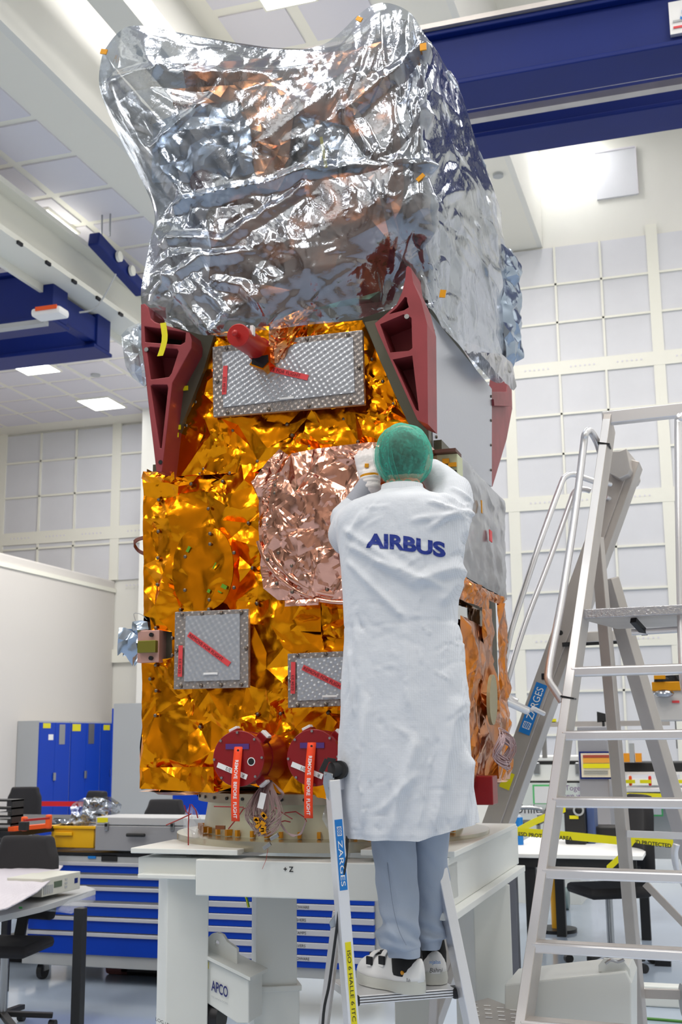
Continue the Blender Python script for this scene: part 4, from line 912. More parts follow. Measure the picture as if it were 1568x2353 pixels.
# trousers
tr = MB()
def leg(rows, Yc, th):
    G_ = []
    for (y, xl, xr, dy) in rows:
        a = PY(xl, y, Yc + dy); b = PY(xr, y, Yc + dy); c = (a + b) / 2; w = (b.x - a.x) / 2
        G_.append([c + Vector((w * math.cos(t), th * min(1.15, w / .06) * math.sin(t), 0)) for t in [2 * math.pi * k / 40 for k in range(40)]])
    return G_
def leg_obj(rows, Yc, th, seed):
    G_ = leg(rows, Yc, th); cols = [spline([r_[j] for r_ in G_], 90) for j in range(40)]; D_ = [[cols[j][i] for j in range(40)] for i in range(90)]
    mb = MB().grid(D_, cv=True); z0 = D_[-1][0].z
    def f(p, n):
        h = p.z - z0; return .008 * noise.noise(Vector((p.x * 9, p.y * 9, p.z * 18 + p.x * 24 + seed))) * max(.35, 1.5 - h * 2.2) + .008 * math.sin(p.z * 95 + p.x * 55 + seed + 5 * noise.noise(p * 9)) * max(0, 1 - h / .20) * min(1, max(0, (h - .035) / .02))
    return disp(mb, f)
lr = [(1850, 840, 955, 0), (1940, 856, 955, 0), (2030, 868, 958, .01), (2110, 876, 962, .01), (2150, 870, 964, .01), (2172, 877, 964, .01), (2180, 893, 962, .01), (2198, 899, 961, .01)]
rr_ = [(1850, 935, 1042, -.06), (1940, 942, 1032, -.03), (2030, 946, 1030, 0), (2090, 950, 1022, 0), (2130, 952, 1018, 0), (2152, 950, 1026, 0), (2160, 956, 1014, 0), (2180, 958, 1009, 0)]
trl = obj('trouser_leg', leg_obj(lr, YP + .05, .07, 1), M_pants, person, smooth=180, subsurf=1); trr = obj('trouser_leg', leg_obj(rr_, YP + .2, .065, 5), M_pants, person, smooth=180, subsurf=1)
sm = [PY(x, y, YP + .05 - .072) for x, y in ((886, 1940), (895, 2020), (905, 2090), (918, 2140), (934, 2172))]
obj('side_seam', MB().tube(spline(sm, 20), .0009, 5), mat('seam_grey', lin(120, 130, 148), .9), trl)
# lab coat
rowsC = [(1118, 882, 968, .05, .03), (1132, 868, 985, .07, .02), (1142, 838, 1010, .095, .01), (1156, 808, 1040, .11, 0), (1185, 785, 1062, .125, 0), (1225, 782, 1068, .13, 0), (1290, 790, 1062, .135, 0), (1360, 797, 1052, .135, 0), (1430, 799, 1048, .135, 0), (1520, 797, 1058, .14, 0), (1620, 792, 1070, .145, 0), (1720, 787, 1080, .15, 0), (1820, 787, 1087, .155, .01), (1880, 792, 1096, .16, .02), (1935, 796, 1100, .165, .03), (1985, 800, 1102, .168, .03)]
G_ = []
for (y, xl, xr, th, dy) in rowsC:
    a = PY(xl, y, YP + dy); b = PY(xr, y, YP + dy); c = (a + b) / 2; w = (b.x - a.x) / 2; n_ = 3.0 if 1150 < y < 1700 else 2.4
    ring = []
    for k in range(96):
        t = 2 * math.pi * k / 96; ct, st_ = math.cos(t), math.sin(t); rr0 = (abs(ct) ** n_ + abs(st_) ** n_) ** (-1 / n_)
        ring.append(c + Vector((w * ct * rr0, th * st_ * rr0, 0)))
    G_.append(ring)
cols = [spline([r_[j] for r_ in G_], 150) for j in range(96)]
D_ = [[cols[j][i] for j in range(96)] for i in range(150)]
torso = MB().grid(D_, cv=True); k = 96; torso.f.append(tuple(range(k))); torso.f.append(tuple(range(len(torso.v) - 1, len(torso.v) - k - 1, -1)))
capsule(torso, PY(825, 1215, YP + .01), PY(808, 1228, YP + .07), .088, .08, 20); capsule(torso, PY(808, 1228, YP + .07), elL + Vector((.012, 0, -.01)), .08, .062, 20); capsule(torso, elL, elL.lerp(wrL, .22), .06, .05, 20)
capsule(torso, PY(1018, 1215, YP + .01), PY(1030, 1190, YP + .07), .088, .08, 20); capsule(torso, PY(1030, 1190, YP + .07), elR, .08, .068, 20); capsule(torso, elR, elR.lerp(wrR, .5), .066, .058, 20); capsule(torso, elR.lerp(wrR, .5), elR.lerp(wrR, .9), .058, .048, 20)
cm = remesh(torso, .0075, 5)
ha, hb2, hc2 = PY(800, 1932, YP - .15), PY(960, 1934, YP - .15), PY(1098, 1893, YP - .12)
n1 = Vector((hb2.z - ha.z, 0, -(hb2.x - ha.x))); n1.normalize(); n2 = Vector((hc2.z - hb2.z, 0, -(hc2.x - hb2.x))); n2.normalize()
cm = cut(cm, ha, n1); cm = cut(cm, hb2, n2)
zhem = PY(930, 1925, YP).z; ztop = PY(930, 1150, YP).z
_rg = random.Random(77); FL = []
def addf(x0, y0, x1, y1, w, a): FL.append((PY(x0, y0, YP - .13), PY(x1, y1, YP - .13), w, a))
for q in ((790, 1215, 960, 1330, .02, .008), (800, 1250, 960, 1345, .022, .009), (800, 1290, 930, 1420, .02, .008), (960, 1335, 1050, 1290, .03, .010), (990, 1210, 1060, 1150, .018, .008), (950, 1195, 1045, 1175, .016, .006), (830, 1180, 800, 1230, .02, .007), (1045, 1300, 1010, 1380, .02, .007), (870, 1290, 1010, 1345, .018, .006),
    (960, 1700, 900, 1920, .03, .010), (1040, 1620, 1000, 1900, .03, .011), (850, 1600, 835, 1910, .028, .008), (1060, 1740, 1050, 1890, .02, .010), (880, 1860, 960, 1780, .02, .006), (820, 1440, 840, 1700, .02, .005), (1030, 1430, 1045, 1640, .02, .007), (930, 1440, 950, 1640, .03, .005), (800, 1500, 815, 1640, .012, .006), (1000, 1120, 1040, 1145, .01, .006), (1010, 1095, 1050, 1120, .01, .006), (985, 1150, 1040, 1165, .012, .007)): addf(*q)
for _ in range(170):
    x = _rg.uniform(795, 1080); y = _rg.uniform(1160, 1915); an = _rg.gauss(-.5 if y < 1400 else 1.2, .7); L = _rg.uniform(15, 60)
    addf(x, y, x + L * math.cos(an), y + L * math.sin(an), _rg.uniform(.004, .010), _rg.choice((-1, 1)) * _rg.uniform(.001, .003))
FA = [(np.array(p[:]), np.array(q[:]), w, a) for p, q, w, a in FL]
V_ = np.array([v[:] for v in cm.v])
me_ = bpy.data.meshes.new('d'); me_.from_pydata(cm.v, [], cm.f); me_.update(); NN = np.array([v.normal[:] for v in me_.vertices]); bpy.data.meshes.remove(me_)
dsp = np.zeros(len(V_))
for p, q, w, a in FA:
    d = (q - p) * [1, 0, 1]; L = (d * d).sum(); t = np.clip((((V_ - p) * [1, 0, 1]) @ d) / L, 0, 1); dist = np.linalg.norm((V_ - (p + t[:, None] * d)) * [1, 0, 1], axis=1)
    dsp += 1.7 * a * np.clip(1 - dist / w, 0, 1) ** 1.3 * (NN[:, 1] < .1) * np.sqrt(np.clip(np.minimum(t, 1 - t) * 8 + .25, 0, 1))
ang = np.arctan2(V_[:, 1] - YP, V_[:, 0] - PY(930, 1700, YP).x); hh = np.clip((PY(930, 1450, YP).z - V_[:, 2]) / (PY(930, 1450, YP).z - zhem), 0, 1)
dsp += hh * (.007 * np.sin(ang * 7 + 1.2 + V_[:, 2] * 1.5) + .004 * np.sin(ang * 13 + 2 * V_[:, 2]))
dsp += np.array([.0035 * noise.noise(Vector(p) * 9) + .0022 * noise.noise(Vector((p[0] * 30, p[1] * 30, p[2] * 16))) for p in V_])
zw = PY(930, 1440, YP).z; dsp -= .0022 * np.exp(-((V_[:, 2] - zw - .006 * np.sin(V_[:, 0] * 14)) / .005) ** 2)
dsp += .003 * np.exp(-((V_[:, 2] - zhem - .02) / .004) ** 2)
cm.v = [Vector(p) for p in (V_ + NN * dsp[:, None])]
coat = obj('lab_coat', cm, M_coat, person, smooth=180, label='long white coat with blue lettering')
# collar
cl = MB()
ring = []
for i, (zz, w, t) in enumerate(((0, .074, .07), (.02, .07, .066), (.045, .066, .062))):
    ring.append([PY(925, 1146, YP + .02) + Vector((w * math.cos(a), t * math.sin(a), zz)) for a in [2 * math.pi * k / 32 for k in range(32)]])
obj('collar', MB().grid(ring, cv=True), M_coat, coat, solid=.004, smooth=180)
# lettering wraps the back of the coat
bvh = BVHTree.FromPolygons(cm.v, [f for f in cm.f])
def letters(s, x0, y0, x1, y1, hpx, m, name, bold):
    a = PY(x0, y0, YP - .13); b = PY(x1, y1, YP - .13); r_ = (b - a).normalized(); L = (b - a).length
    t = text_mb(s, width=L, height=hpx * .00127, org=(0, 0, 0), bold=bold)
    bm = bmesh.new(); bv = [bm.verts.new(v) for v in t.v]
    for f in t.f:
        try: bm.faces.new([bv[i] for i in f])
        except ValueError: pass
    bmesh.ops.remove_doubles(bm, verts=bm.verts, dist=1e-5); bmesh.ops.triangulate(bm, faces=bm.faces)
    for _ in range(5):
        es = [e for e in bm.edges if e.calc_length() > .008]
        if not es: break
        bmesh.ops.subdivide_edges(bm, edges=es, cuts=1); bmesh.ops.triangulate(bm, faces=bm.faces)
    out = MB(); bm.verts.index_update(); vs = []
    for v in bm.verts:
        f_ = v.co.x / L; p = a + r_ * v.co.x + Vector((0, 0, v.co.z + .004 * math.sin(f_ * 5))); h = bvh.ray_cast(Vector((p.x, 2.9, p.z)), Vector((0, 1, 0)))
        vs.append(Vector((p.x, (h[0].y if h[0] else p.y) - .0022, p.z)))
    out.add(vs, [tuple(v.index for v in f.verts) for f in bm.faces]); bm.free()
    return obj(name, out, m, coat)
letters('AIRBUS', 844, 1261, 1020, 1276, 38, mat('airbus_blue', lin(10, 42, 135), .6), 'printed_letters', .045)
# hair and hair net
hr = MB().ball(hc + Vector((0, .0, .004)), (.082, .097, .096), 32, 20); obj('hair', disp(hr, lambda p, n: .002 * noise.noise(Vector((p.x * 50, p.y * 50, p.z * 12)))), mat('dark_hair', lin(70, 62, 55), .8, bump=.5, bscale=120), person, smooth=180)
def mk_net():
    m = bpy.data.materials.new('hair_net_green'); m.use_nodes = True; nt = m.node_tree; b = nt.nodes['Principled BSDF']
    b.inputs['Base Color'].default_value = (*lin(60, 190, 165), 1); b.inputs['Roughness'].default_value = .6; b.inputs['Subsurface Weight'].default_value = .0
    tc = nt.nodes.new('ShaderNodeTexCoord'); n = nt.nodes.new('ShaderNodeTexNoise'); n.inputs['Scale'].default_value = 60; n.inputs['Detail'].default_value = 6; n.inputs['Distortion'].default_value = 1.5
    lw = nt.nodes.new('ShaderNodeLayerWeight'); lw.inputs['Blend'].default_value = .45
    mr = nt.nodes.new('ShaderNodeMapRange'); mr.inputs['From Min'].default_value = .35; mr.inputs['From Max'].default_value = .65; mr.inputs['To Min'].default_value = .12; mr.inputs['To Max'].default_value = .34
    ad = nt.nodes.new('ShaderNodeMath'); ad.operation = 'MULTIPLY_ADD'; ad.inputs[1].default_value = .62
    nt.links.new(tc.outputs['Object'], n.inputs['Vector']); nt.links.new(n.outputs['Fac'], mr.inputs['Value']); nt.links.new(lw.outputs['Facing'], ad.inputs[0]); nt.links.new(mr.outputs[0], ad.inputs[2])
    nt.links.new(ad.outputs[0], b.inputs['Alpha']); return m
M_net = mk_net()
G_ = []; nr = 120
for i in range(60):
    ph = math.pi * .87 * (i / 59) + .001; row = []
    for j in range(nr):
        th = 2 * math.pi * j / nr; lowf = max(0, (i / 59 - .55) / .45)
        pl = 1 + .03 * lowf * math.sin(th * 17 + 2 * math.sin(th * 5)) + .012 * math.sin(th * 9 + ph * 3) * math.sin(ph); pl *= 1 - .10 * max(0, (i / 59 - .88) / .12)
        row.append(hc + Vector((.096 * math.sin(ph) * math.cos(th) * pl, .112 * math.sin(ph) * math.sin(th) * pl, .004 + .108 * math.cos(ph) * (1 + .02 * math.sin(th * 3)))))
    G_.append(row)
net = obj('hair_net', disp(MB().grid(G_, cv=True), lambda p, n: .0035 * noise.noise(p * 28) + .002 * abs(noise.noise(p * 60))), M_net, person, smooth=180)
zz = hc.z - .099
obj('elastic_band', MB().tube([Vector((hc.x + .052 * math.cos(t), hc.y + .07 * math.sin(t), zz + .004 * math.sin(11 * t))) for t in [2 * math.pi * k / 60 for k in range(60)]], .006, 8, closed=True), M_net, net, smooth=180)
for k in range(5):   # gathered pleats of the net
    t = R(200 + k * 17.5 + 6 * math.sin(k * 2.3)); pts = []
    for i in range(10):
        ph = math.pi * (.87 - .055 * i * (1 + .3 * math.sin(k))) ; pts.append(hc + Vector((.099 * math.sin(ph) * math.cos(t + .02 * i * math.sin(k)), .115 * math.sin(ph) * math.sin(t + .02 * i * math.sin(k)), .004 + .110 * math.cos(ph))))
    obj('pleat', MB().tube(spline(pts, 16), [.0018 * (1 - i / 17) + .0003 for i in range(16)], 6), M_net, net, smooth=180)
# shoes: x towards the toe
def shoe(name_lab, org, ang, sc=1.):
    Mx = Matrix.Translation(org) @ Matrix.Rotation(ang, 4, 'Z') @ Matrix.Scale(sc, 4)
    def prof(x): # half width, sole height
        return .034 + .013 * math.sin(max(0, min(1, (x - .02) / .26)) * math.pi * .9 + .35) - .012 * math.exp(-((x - .11) / .04) ** 2)
    U = []; S_ = []
    for i in range(26):
        x = -.005 + .285 * i / 25; w = max(.004, prof(x) * math.sqrt(max(0, 1 - (max(0, x - .215) / .066) ** 2)) * math.sqrt(max(.02, 1 - (max(0, .035 - x) / .042) ** 2)))
        h = .062 + .006 * math.cos(x * 30) if x < .09 else .087 - (x - .09) * .24 - .02 * max(0, 1 - (x - .09) / .03); h = max(.03, h); h *= (1 if x < .24 else max(.35, 1 - (x - .24) * 16)) 
        zs = .034 - .008 * math.sin(min(1, x / .28) * math.pi)
        U.append([Mx @ Vector((x, w * math.copysign(abs(math.cos(a)) ** .7, math.cos(a)), zs + (h) * abs(math.sin(a)) ** .8)) for a in [math.pi * k / 18 for k in range(19)]])
        S_.append([Mx @ Vector((x, (w + .003) * c_, z_ + (.010 if x > .25 else 0) * (x - .25) * 20)) for c_, z_ in ((-1, .0), (-1.06, .015), (-1, zs + .004), (0, zs + .006), (1, zs + .004), (1.06, .015), (1, 0), (0, 0))])
    um = MB().grid(U); um.f.append(tuple(range(19))); sh_ = obj('shoe', um, M_paper, person, smooth=180, solid=.003, label=name_lab)
    so = MB().grid(S_, cv=True); so.f.append(tuple(range(8))); so.f.append(tuple(range(len(so.v) - 8, len(so.v)))); obj('sole', so, mat('sole_grey', lin(200, 202, 196), .6), sh_, smooth=40)
    col = [[Mx @ Vector((.054 + r_ * 1.18 * math.cos(a), r_ * .95 * math.sin(a), z_)) for a in [2 * math.pi * q / 20 for q in range(20)]] for k, (r_, z_) in enumerate(((.043, .05), (.044, .092), (.038, .128)))]
    obj('padded_collar', MB().grid(col, cv=True), mat('shoe_black', lin(22, 22, 24), .85), sh_, smooth=180, solid=.006)
    for x in (.125, .175):
        hgt = .034 + .087 - (x - .09) * .24 - .006; w = prof(x) + .003
        pts = [Mx @ Vector((x + .01 * math.cos(a), w * math.copysign(abs(math.cos(a)) ** .7, math.cos(a)), .04 + (hgt - .028) * abs(math.sin(a)) ** .8)) for a in [math.pi * k / 12 for k in range(1, 12)]]
        st_ = obj('strap', MB().grid([[p - (Mx.to_3x3() @ Vector((.010, 0, 0))), p + (Mx.to_3x3() @ Vector((.010, 0, 0)))] for p in pts]), M_paper, sh_, solid=.003)
        for e in (1, -2): obj('strap_end', MB().box(pts[e], (.026, .008, .026), M=Matrix.Rotation(ang, 3, 'Z')), M_dark, st_, bevel=.002)
        b = Mx @ Vector((x + .022, 0, hgt)); obj('vent', MB().box(b, (.018, .05, .012), M=Matrix.Rotation(ang, 3, 'Z')), M_black, sh_, bevel=.003)
    return sh_, Mx
fz = PZ(930, 2280, .97)
shl, ML = shoe('left white shoe with black straps, heel towards the right', SL, R(148))
shr, MR = shoe('right white shoe seen from its heel', SR, R(112))
obj('yellow_badge', MB().cyl(ML @ Vector((.035, .037, .062)), ML @ Vector((.035, .043, .062)), .006, 16), M_kapton, shl)
for Mq, sh_, (xx, yy) in ((MR, shr, (-.0085, -.026)),):
    rd = (Mq.to_3x3() @ Vector((0, -1, 0))); o_ = Mq @ Vector((-.012, .021, .040))
    obj('handwriting', text_mb('B\u00e4hni', width=.042, org=o_, right=rd, upv=(0, 0, 1), shear=.2), M_txtblk, sh_); obj('printed_logo', text_mb('\u2248jalas', width=.036, org=o_ + Vector((0, 0, .022)), right=rd, upv=(0, 0, 1)), M_lblue, sh_)
rd = ML.to_3x3() @ Vector((-1, .1, 0)); o_ = ML @ Vector((.016, .041, .040)); obj('handwriting', text_mb('B\u00e4h', width=.02, org=o_, right=rd, upv=(0, 0, 1), shear=.2), M_txtblk, shl)
# ------------------------------------------------------------------ small step ladder
P1 = PZ(816, 2288, .97); P2 = PZ(1052, 2270, .97); ed = (P2 - P1).normalized(); bk_ = Vector((-ed.y, ed.x, 0))
lad = empty('step_ladder', ((P1 + P2) / 2 - Vector((0, 0, .97))), 'small aluminium step ladder with label, carrying the person', 'ladder')
def stile(mb, x0, y0, x1, y1, q0, q1, w, t, name, par, m=M_alu, floor=True, upv=(0, 1, 0)):
    a = PQ(x0, y0, q0); b = PQ(x1, y1, q1)
    if floor and b.z > 0: b = a + (b - a) * (a.z / (a.z - b.z))
    obj(name, MB().bar(a, b, w, t, upv), m, par, bevel=.003); return a, b
qL = (P1 - Vector((0, 0, H))).dot(Vector(CM.T @ np.array([0, 0, 1]))) if False else None
def vd(p): q = (np.array(p[:]) - [0, 0, H]) @ CM; return float(q[2])
ql, qr = vd(P1), vd(P2)
La, Lb = stile(None, 764, 1790, 808, 2353, ql + .0, ql - .09, .034, .06, 'front_stile', lad, upv=bk_)
Ra, Rb = stile(None, 1010, 1995, 1084, 2353, qr + .05, qr - .04, .034, .06, 'front_stile', lad, upv=bk_)
stile(None, 778, 2092, 745, 2353, ql + .1, ql + .16, .03, .03, 'rear_leg', lad, M_alum)
stile(None, 1000, 2280, 996, 2353, qr + .3, qr + .34, .03, .03, 'rear_leg', lad, M_alum)
pl_ = MB().prism([P1 + bk_ * 0, P2, P2 + bk_ * .26, P1 + bk_ * .26], (0, 0, -.028)); plo = obj('platform', pl_, M_alu, lad, bevel=.003)
for i in range(3): obj('platform_groove', MB().bar(P1 - bk_ * .001 - Vector((0, 0, .006 + .008 * i)), P2 - bk_ * .001 - Vector((0, 0, .006 + .008 * i)), .002, .002), M_dark, plo)
for P_ in (P1, P2): obj('platform_end', MB().box(P_ + bk_ * .02 - Vector((0, 0, .016)), (.034, .05, .034), M=Matrix.Rotation(math.atan2(ed.y, ed.x), 3, 'Z')), M_dark, lad, bevel=.008)
for k in range(1, 4):
    z = .97 - .24 * k; fa = (La.z - z) / (La.z - Lb.z); fb = (Ra.z - z) / (Ra.z - Rb.z); obj('step', MB().bar(La.lerp(Lb, fa), Ra.lerp(Rb, fb), .08, .03), M_alu, lad)
pt = [PQ(x, y, ql - .02) for x, y in ((744, 1772), (768, 1778), (770, 1808), (758, 1842), (750, 1832), (742, 1800))]
hp_ = obj('hinge_plate', MB().prism(pt, (0, .012, 0)), M_steel, lad, bevel=.002)
obj('top_rail', MB().bar(PQ(768, 1796, ql + .01), PQ(860, 1790, ql + .18), .05, .05), M_alu, lad, bevel=.003)
for x, y in ((747, 1780), (764, 1782), (757, 1812)): p = PQ(x, y, ql - .022); obj('rivet', MB().ball(p, .004, 8, 6), M_steel, hp_)
pt = [PQ(x, y, ql - .02) for x, y in ((756, 2120), (774, 2095), (781, 2100), (780, 2126), (760, 2134))]; obj('hinge_plate', MB().prism(pt, (0, .012, 0)), M_steel, lad, bevel=.002)
# black lever with cam on the ladder top
cam_t = empty('camera_clamp', PQ(765, 1770, ql), 'black clamp with a round knob sitting on the top of the small step ladder', 'clamp')
obj('knob', MB().cyl(PQ(762, 1770, ql - .01), PQ(800, 1768, ql + .02), .024, 20).cyl(PQ(778, 1769, ql - .01), PQ(782, 1769, ql + .0), .028, 20), M_black, cam_t, smooth=40)
obj('bracket', MB().bar(PQ(738, 1775, ql - .01), PQ(752, 1745, ql), .008, .016).bar(PQ(752, 1745, ql), PQ(772, 1748, ql), .008, .012), M_black, cam_t)
def on_bar(a, b, f0, f1, w, off, m, name, par, txt=None, tm=None, th=.62, reps=1, logo=False):
    """sticker along a stile, facing the camera side"""
    d = (b - a).normalized(); fr_ = -bk_; sd = d.cross(fr_).normalized(); fr2 = sd.cross(d).normalized()
    if fr2.dot(fr_) < 0: fr2 = -fr2
    p = a.lerp(b, f0) + fr2 * off; q = a.lerp(b, f1) + fr2 * off
    s_ = obj(name, MB().bar(p, q, w, .0015, fr2), m, par)
    if txt:
        rt = (q - p).normalized(); up_ = fr2.cross(rt).normalized(); L = (q - p).length
        if rt.cross(up_).dot(fr2) < 0: up_ = -up_
        mb = text_mb(txt, height=w * th, org=(0, 0, 0)); wx = max(v.x for v in mb.v); k = min(1, L * .9 / wx)
        sx = L * .86 / wx if reps == 1 else 1
        obj('printed_text', MB().add([p + rt * (L * .1 + v.x * sx * .98) + up_ * (v.z - w * th / 2) + fr2 * .0016 for v in mb.v], mb.f), tm, s_)
    return s_
d_full = (La.z - Lb.z)
def fz_(y, x=790): # fraction along the left stile for an image row
    best, bf = 1e9, 0
    for i in range(400):
        f_ = i / 400; p = La.lerp(Lb, f_); q = (np.array(p[:]) - [0, 0, H]) @ CM; yy = CY - F * q[1] / q[2]
        if abs(yy - y) < best: best, bf = abs(yy - y), f_
    return bf
on_bar(La, Lb, fz_(1882), fz_(2042), .024, .031, M_lblue, 'blue_label', lad, '\u25a8 ZARGES', M_txtwht, .6)
on_bar(La, Lb, fz_(2160), fz_(2352), .018, .031, M_yel, 'yellow_label', lad, 'ISO 6 HALLE 6 ITC', M_txtblk, .6)
obj('power_cable', MB().tube(spline([PQ(799, 1905, ql + .02), PQ(796, 1970, ql - .05), PQ(786, 2040, ql - .06), PQ(772, 2150, ql - .05), PQ(757, 2260, ql - .04), PQ(742, 2353, ql - .05), PQ(738, 2600, ql - .05), PQ(760, 2990, ql - .05)], 40), .0045, 8), M_black, smooth=180, label='black cable hanging down beside the small step ladder', cat='cable')
# ------------------------------------------------------------------ white stand
zs_ = 1.36
st = empty('support_stand', (-1.45, 4.4, 0), 'white painted steel stand carrying the satellite', 'stand')
A0 = PZ(325, 1966, 1.36); A1 = PZ(1030, 1985, 1.36)
xa, xb = -2.02, -.86; ya, yb_ = 3.85, 5.25
fr_ = obj('front_beam', MB().mm((PY(455, 1990, 3.85).x, 3.83, 1.22), (xb, 3.99, zs_ - .02)), M_white, st, bevel=.004)
q = PY(652, 1990, 3.828); obj('printed_text', text_mb('+ Z', height=.017, org=(q.x, 3.8285, PY(652, 2003, 3.83).z), bold=.02), M_txtblk, fr_)
obj('left_beam', MB().mm((xa + .05, 3.92, 1.275), (xa + .2, yb_, zs_ - .02)), M_white, st, bevel=.004)
obj('right_beam', MB().mm((xb - .17, 3.80, 1.2), (xb + .0, yb_, zs_)), M_white, st, bevel=.004)
obj('rear_beam', MB().mm((xa, yb_ - .15, 1.22), (xb, yb_, zs_ - .02)), M_white, st, bevel=.004)
a = PY(300, 1948, 3.85); b = PY(546, 1966, 3.85); obj('corner_plate', MB().mm((a.x, 3.85, b.z), (b.x, 4.2, a.z)), M_white, st, bevel=.003)
a = PY(324, 1968, 3.9); b = PY(450, 2008, 3.9); obj('corner_block', MB().mm((a.x, 3.88, b.z - .01), (b.x + .04, 4.15, a.z)), M_white, st, bevel=.003)
a = PY(316, 2008, 3.84); b = PY(450, 2022, 3.84); obj('flange_plate', MB().mm((a.x, 3.84, b.z), (b.x, 4.2, a.z)), M_white, st, bevel=.003)
a = PY(1035, 2040, 3.8); obj('flange_plate', MB().mm((xb - .2, 3.78, 1.175), (xb + .035, 5.2, 1.2)), M_white, st, bevel=.003)
obj('top_plate', MB().mm((xb - .3, 3.86, zs_), (xb + .02, 5.1, zs_ + .02)), M_white, st, bevel=.003)
def column(x, y, w, rz, zt_): return obj('column', MB().box((x, y, zt_ / 2), (w, w, zt_), rz), M_white, st, bevel=.004)
c = PY(412, 2150, 3.95); column(c.x, 3.98, .15, R(38), 1.275)
c = PY(630, 2150, 4.25); cc_ = column(c.x, 4.25, .15, R(28), 1.23)
for z_ in (.86, .47): obj('column_collar', MB().box((c.x, 4.25, z_), (.18, .18, .02), R(28)), M_white, st, bevel=.003)
obj('collar_box', MB().box((c.x, 4.25, .66), (.165, .165, .4), R(28)), M_white, st, bevel=.003)
c = PY(1110, 2150, 4.75); column(c.x, 4.75, .165, R(40), 1.175)
c = PY(955, 2330, 5.1); column(c.x, 5.1, .16, R(10), 1.22)
# outrigger arms
def arm(p, q, w, h, name, lab):
    t = obj(name, MB().bar(p, q, w, h), M_white, st, bevel=.004, label=lab); return t
a1 = obj('outrigger_arm', MB().prism([PY(x, y, 3.98) for x, y in ((456, 2192), (572, 2252), (572, 2352), (545, 2352), (456, 2292))], (0, .13, 0)), M_white, st, bevel=.004, label='left outrigger with blue lettering')
obj('arm_lid', MB().prism([PY(x, y, 3.965) for x, y in ((454, 2186), (575, 2246), (575, 2254), (454, 2194))], (0, .17, 0)), M_white, a1)
lg = PY(486, 2276, 3.975); rt = (PY(530, 2296, 3.975) - PY(486, 2276, 3.975)).normalized(); up_ = Vector((-rt.z, 0, rt.x))
obj('logo_letters', text_mb('APCO', width=.066, height=.036, org=lg, right=rt, upv=Vector((0, 0, 1)), bold=.02), mat('logo_navy', lin(40, 45, 110), .5), a1)
obj('small_lettering', text_mb('TECHNOLOGIES', width=.066, org=lg - Vector((0, 0, .022)), right=rt, upv=Vector((0, 0, 1))), M_grey, a1)
obj('yellow_sticker', MB().box(PY(474, 2218, 3.978), (.018, .003, .022)), M_yel, a1)
lgd = [PY(x, y, 4.03) for x, y in ((458, 2184), (472, 2160), (486, 2146), (500, 2143), (512, 2148), (522, 2164), (545, 2180), (545, 2230), (458, 2190))]
hol = [PY(498 + 6 * math.cos(t), 2167 + 6 * math.sin(t), 4.03) for t in [2 * math.pi * k / 14 for k in range(14)]]
obj('lifting_lug', MB().holed(lgd, [hol], (0, .02, 0)), M_white, a1, bevel=.002)
w_ = PY(480, 2335, 4.02); wh = obj('wheel', MB().cyl(w_ + Vector((0, 0, 0)), w_ + Vector((.05, 0, 0)), .05, 28), M_dark, st, smooth=40); obj('wheel_hub', MB().cyl(w_ - Vector((.003, 0, 0)), w_, .032, 20), M_steel, wh)
p = [PY(x, y, 4.35) for x, y in ((1160, 2262), (1300, 2246), (1440, 2232), (1452, 2260), (1452, 2430), (1160, 2430))]
a2 = obj('outrigger_arm', MB().prism(p, (0, .3, 0)), M_white, st, bevel=.006, label='right outrigger behind the tall ladder')
p = [PY(x, y, 4.38) for x, y in ((1376, 2232), (1376, 2218), (1388, 2203), (1432, 2206), (1448, 2228), (1450, 2250))]; obj('lifting_lug', MB().prism(p, (0, .02, 0)), M_white, a2)
obj('safety_pin', MB().tube(spline([PY(x, y, 4.36) for x, y in ((1392, 2214), (1405, 2206), (1420, 2210), (1435, 2205))], 10), .006, 6), M_steel, a2)
obj('foot_beam', MB().mm((xb - .1, 3.95, 0), (xb + .1, 5.2, .14)).mm((xa - .1, 3.85, 0), (xa + .1, 5.2, .14)), M_white, st)
obj('level_mark', text_mb('LOG LEVEL', width=.075, org=PY(358, 2345, 3.86), right=(PY(391, 2352, 3.87) - PY(358, 2336, 3.86)), upv=(0, 0, 1)), M_txtblk, st)
# ------------------------------------------------------------------ ring adapter
ad = empty('ring_adapter', (-1.42, 4.5, zs_), 'metal ring adapter between the satellite and the white stand', 'adapter')
C_ = Vector(((PY(440, 1930, 4.5).x + PY(1120, 1930, 4.5).x) / 2, 4.5, 0)); r0 = (PY(1120, 1930, 4.5).x - PY(440, 1930, 4.5).x) / 2
M_ring = mat('machined_ring', lin(190, 184, 165), .22, .85)
obj('base_ring', MB().lathe(C_, [(r0, zs_), (r0, zs_ + .035), (r0 - .03, zs_ + .038), (r0 - .12, zs_ + .038), (r0 - .12, zs_), (r0, zs_)], 96), M_ring, ad, smooth=40)
obj('cone_wall', MB().lathe(C_, [(r0 - .1, zs_ + .038), (r0 - .12, zb0 - .045), (r0 - .13, zb0 - .045), (r0 - .13, zs_ + .038)], 96), mat('cream_cone', lin(205, 205, 180), .35, .3), ad, smooth=40)
obj('top_flange', MB().lathe(C_, [(r0 - .08, zb0 - .05), (r0 - .08, zb0 - .015), (r0 - .14, zb0 - .003), (r0 - .16, zb0 - .003), (r0 - .16, zb0 - .05), (r0 - .08, zb0 - .05)], 96), mat('flange_grey', lin(160, 152, 135), .4, .5), ad, smooth=40)
rnd = random.Random(9)
for k in range(22):
    a = R(198 + k * 7.0 + rnd.uniform(-1, 1)); rr0 = r0 - .09; p = C_ + Vector((math.cos(a) * rr0, math.sin(a) * rr0, zs_ + .052)); obj('amber_clip', MB().box(p, (.014 + .012 * (k % 3 == 0), .012, .022), a), M_kapton, ad)
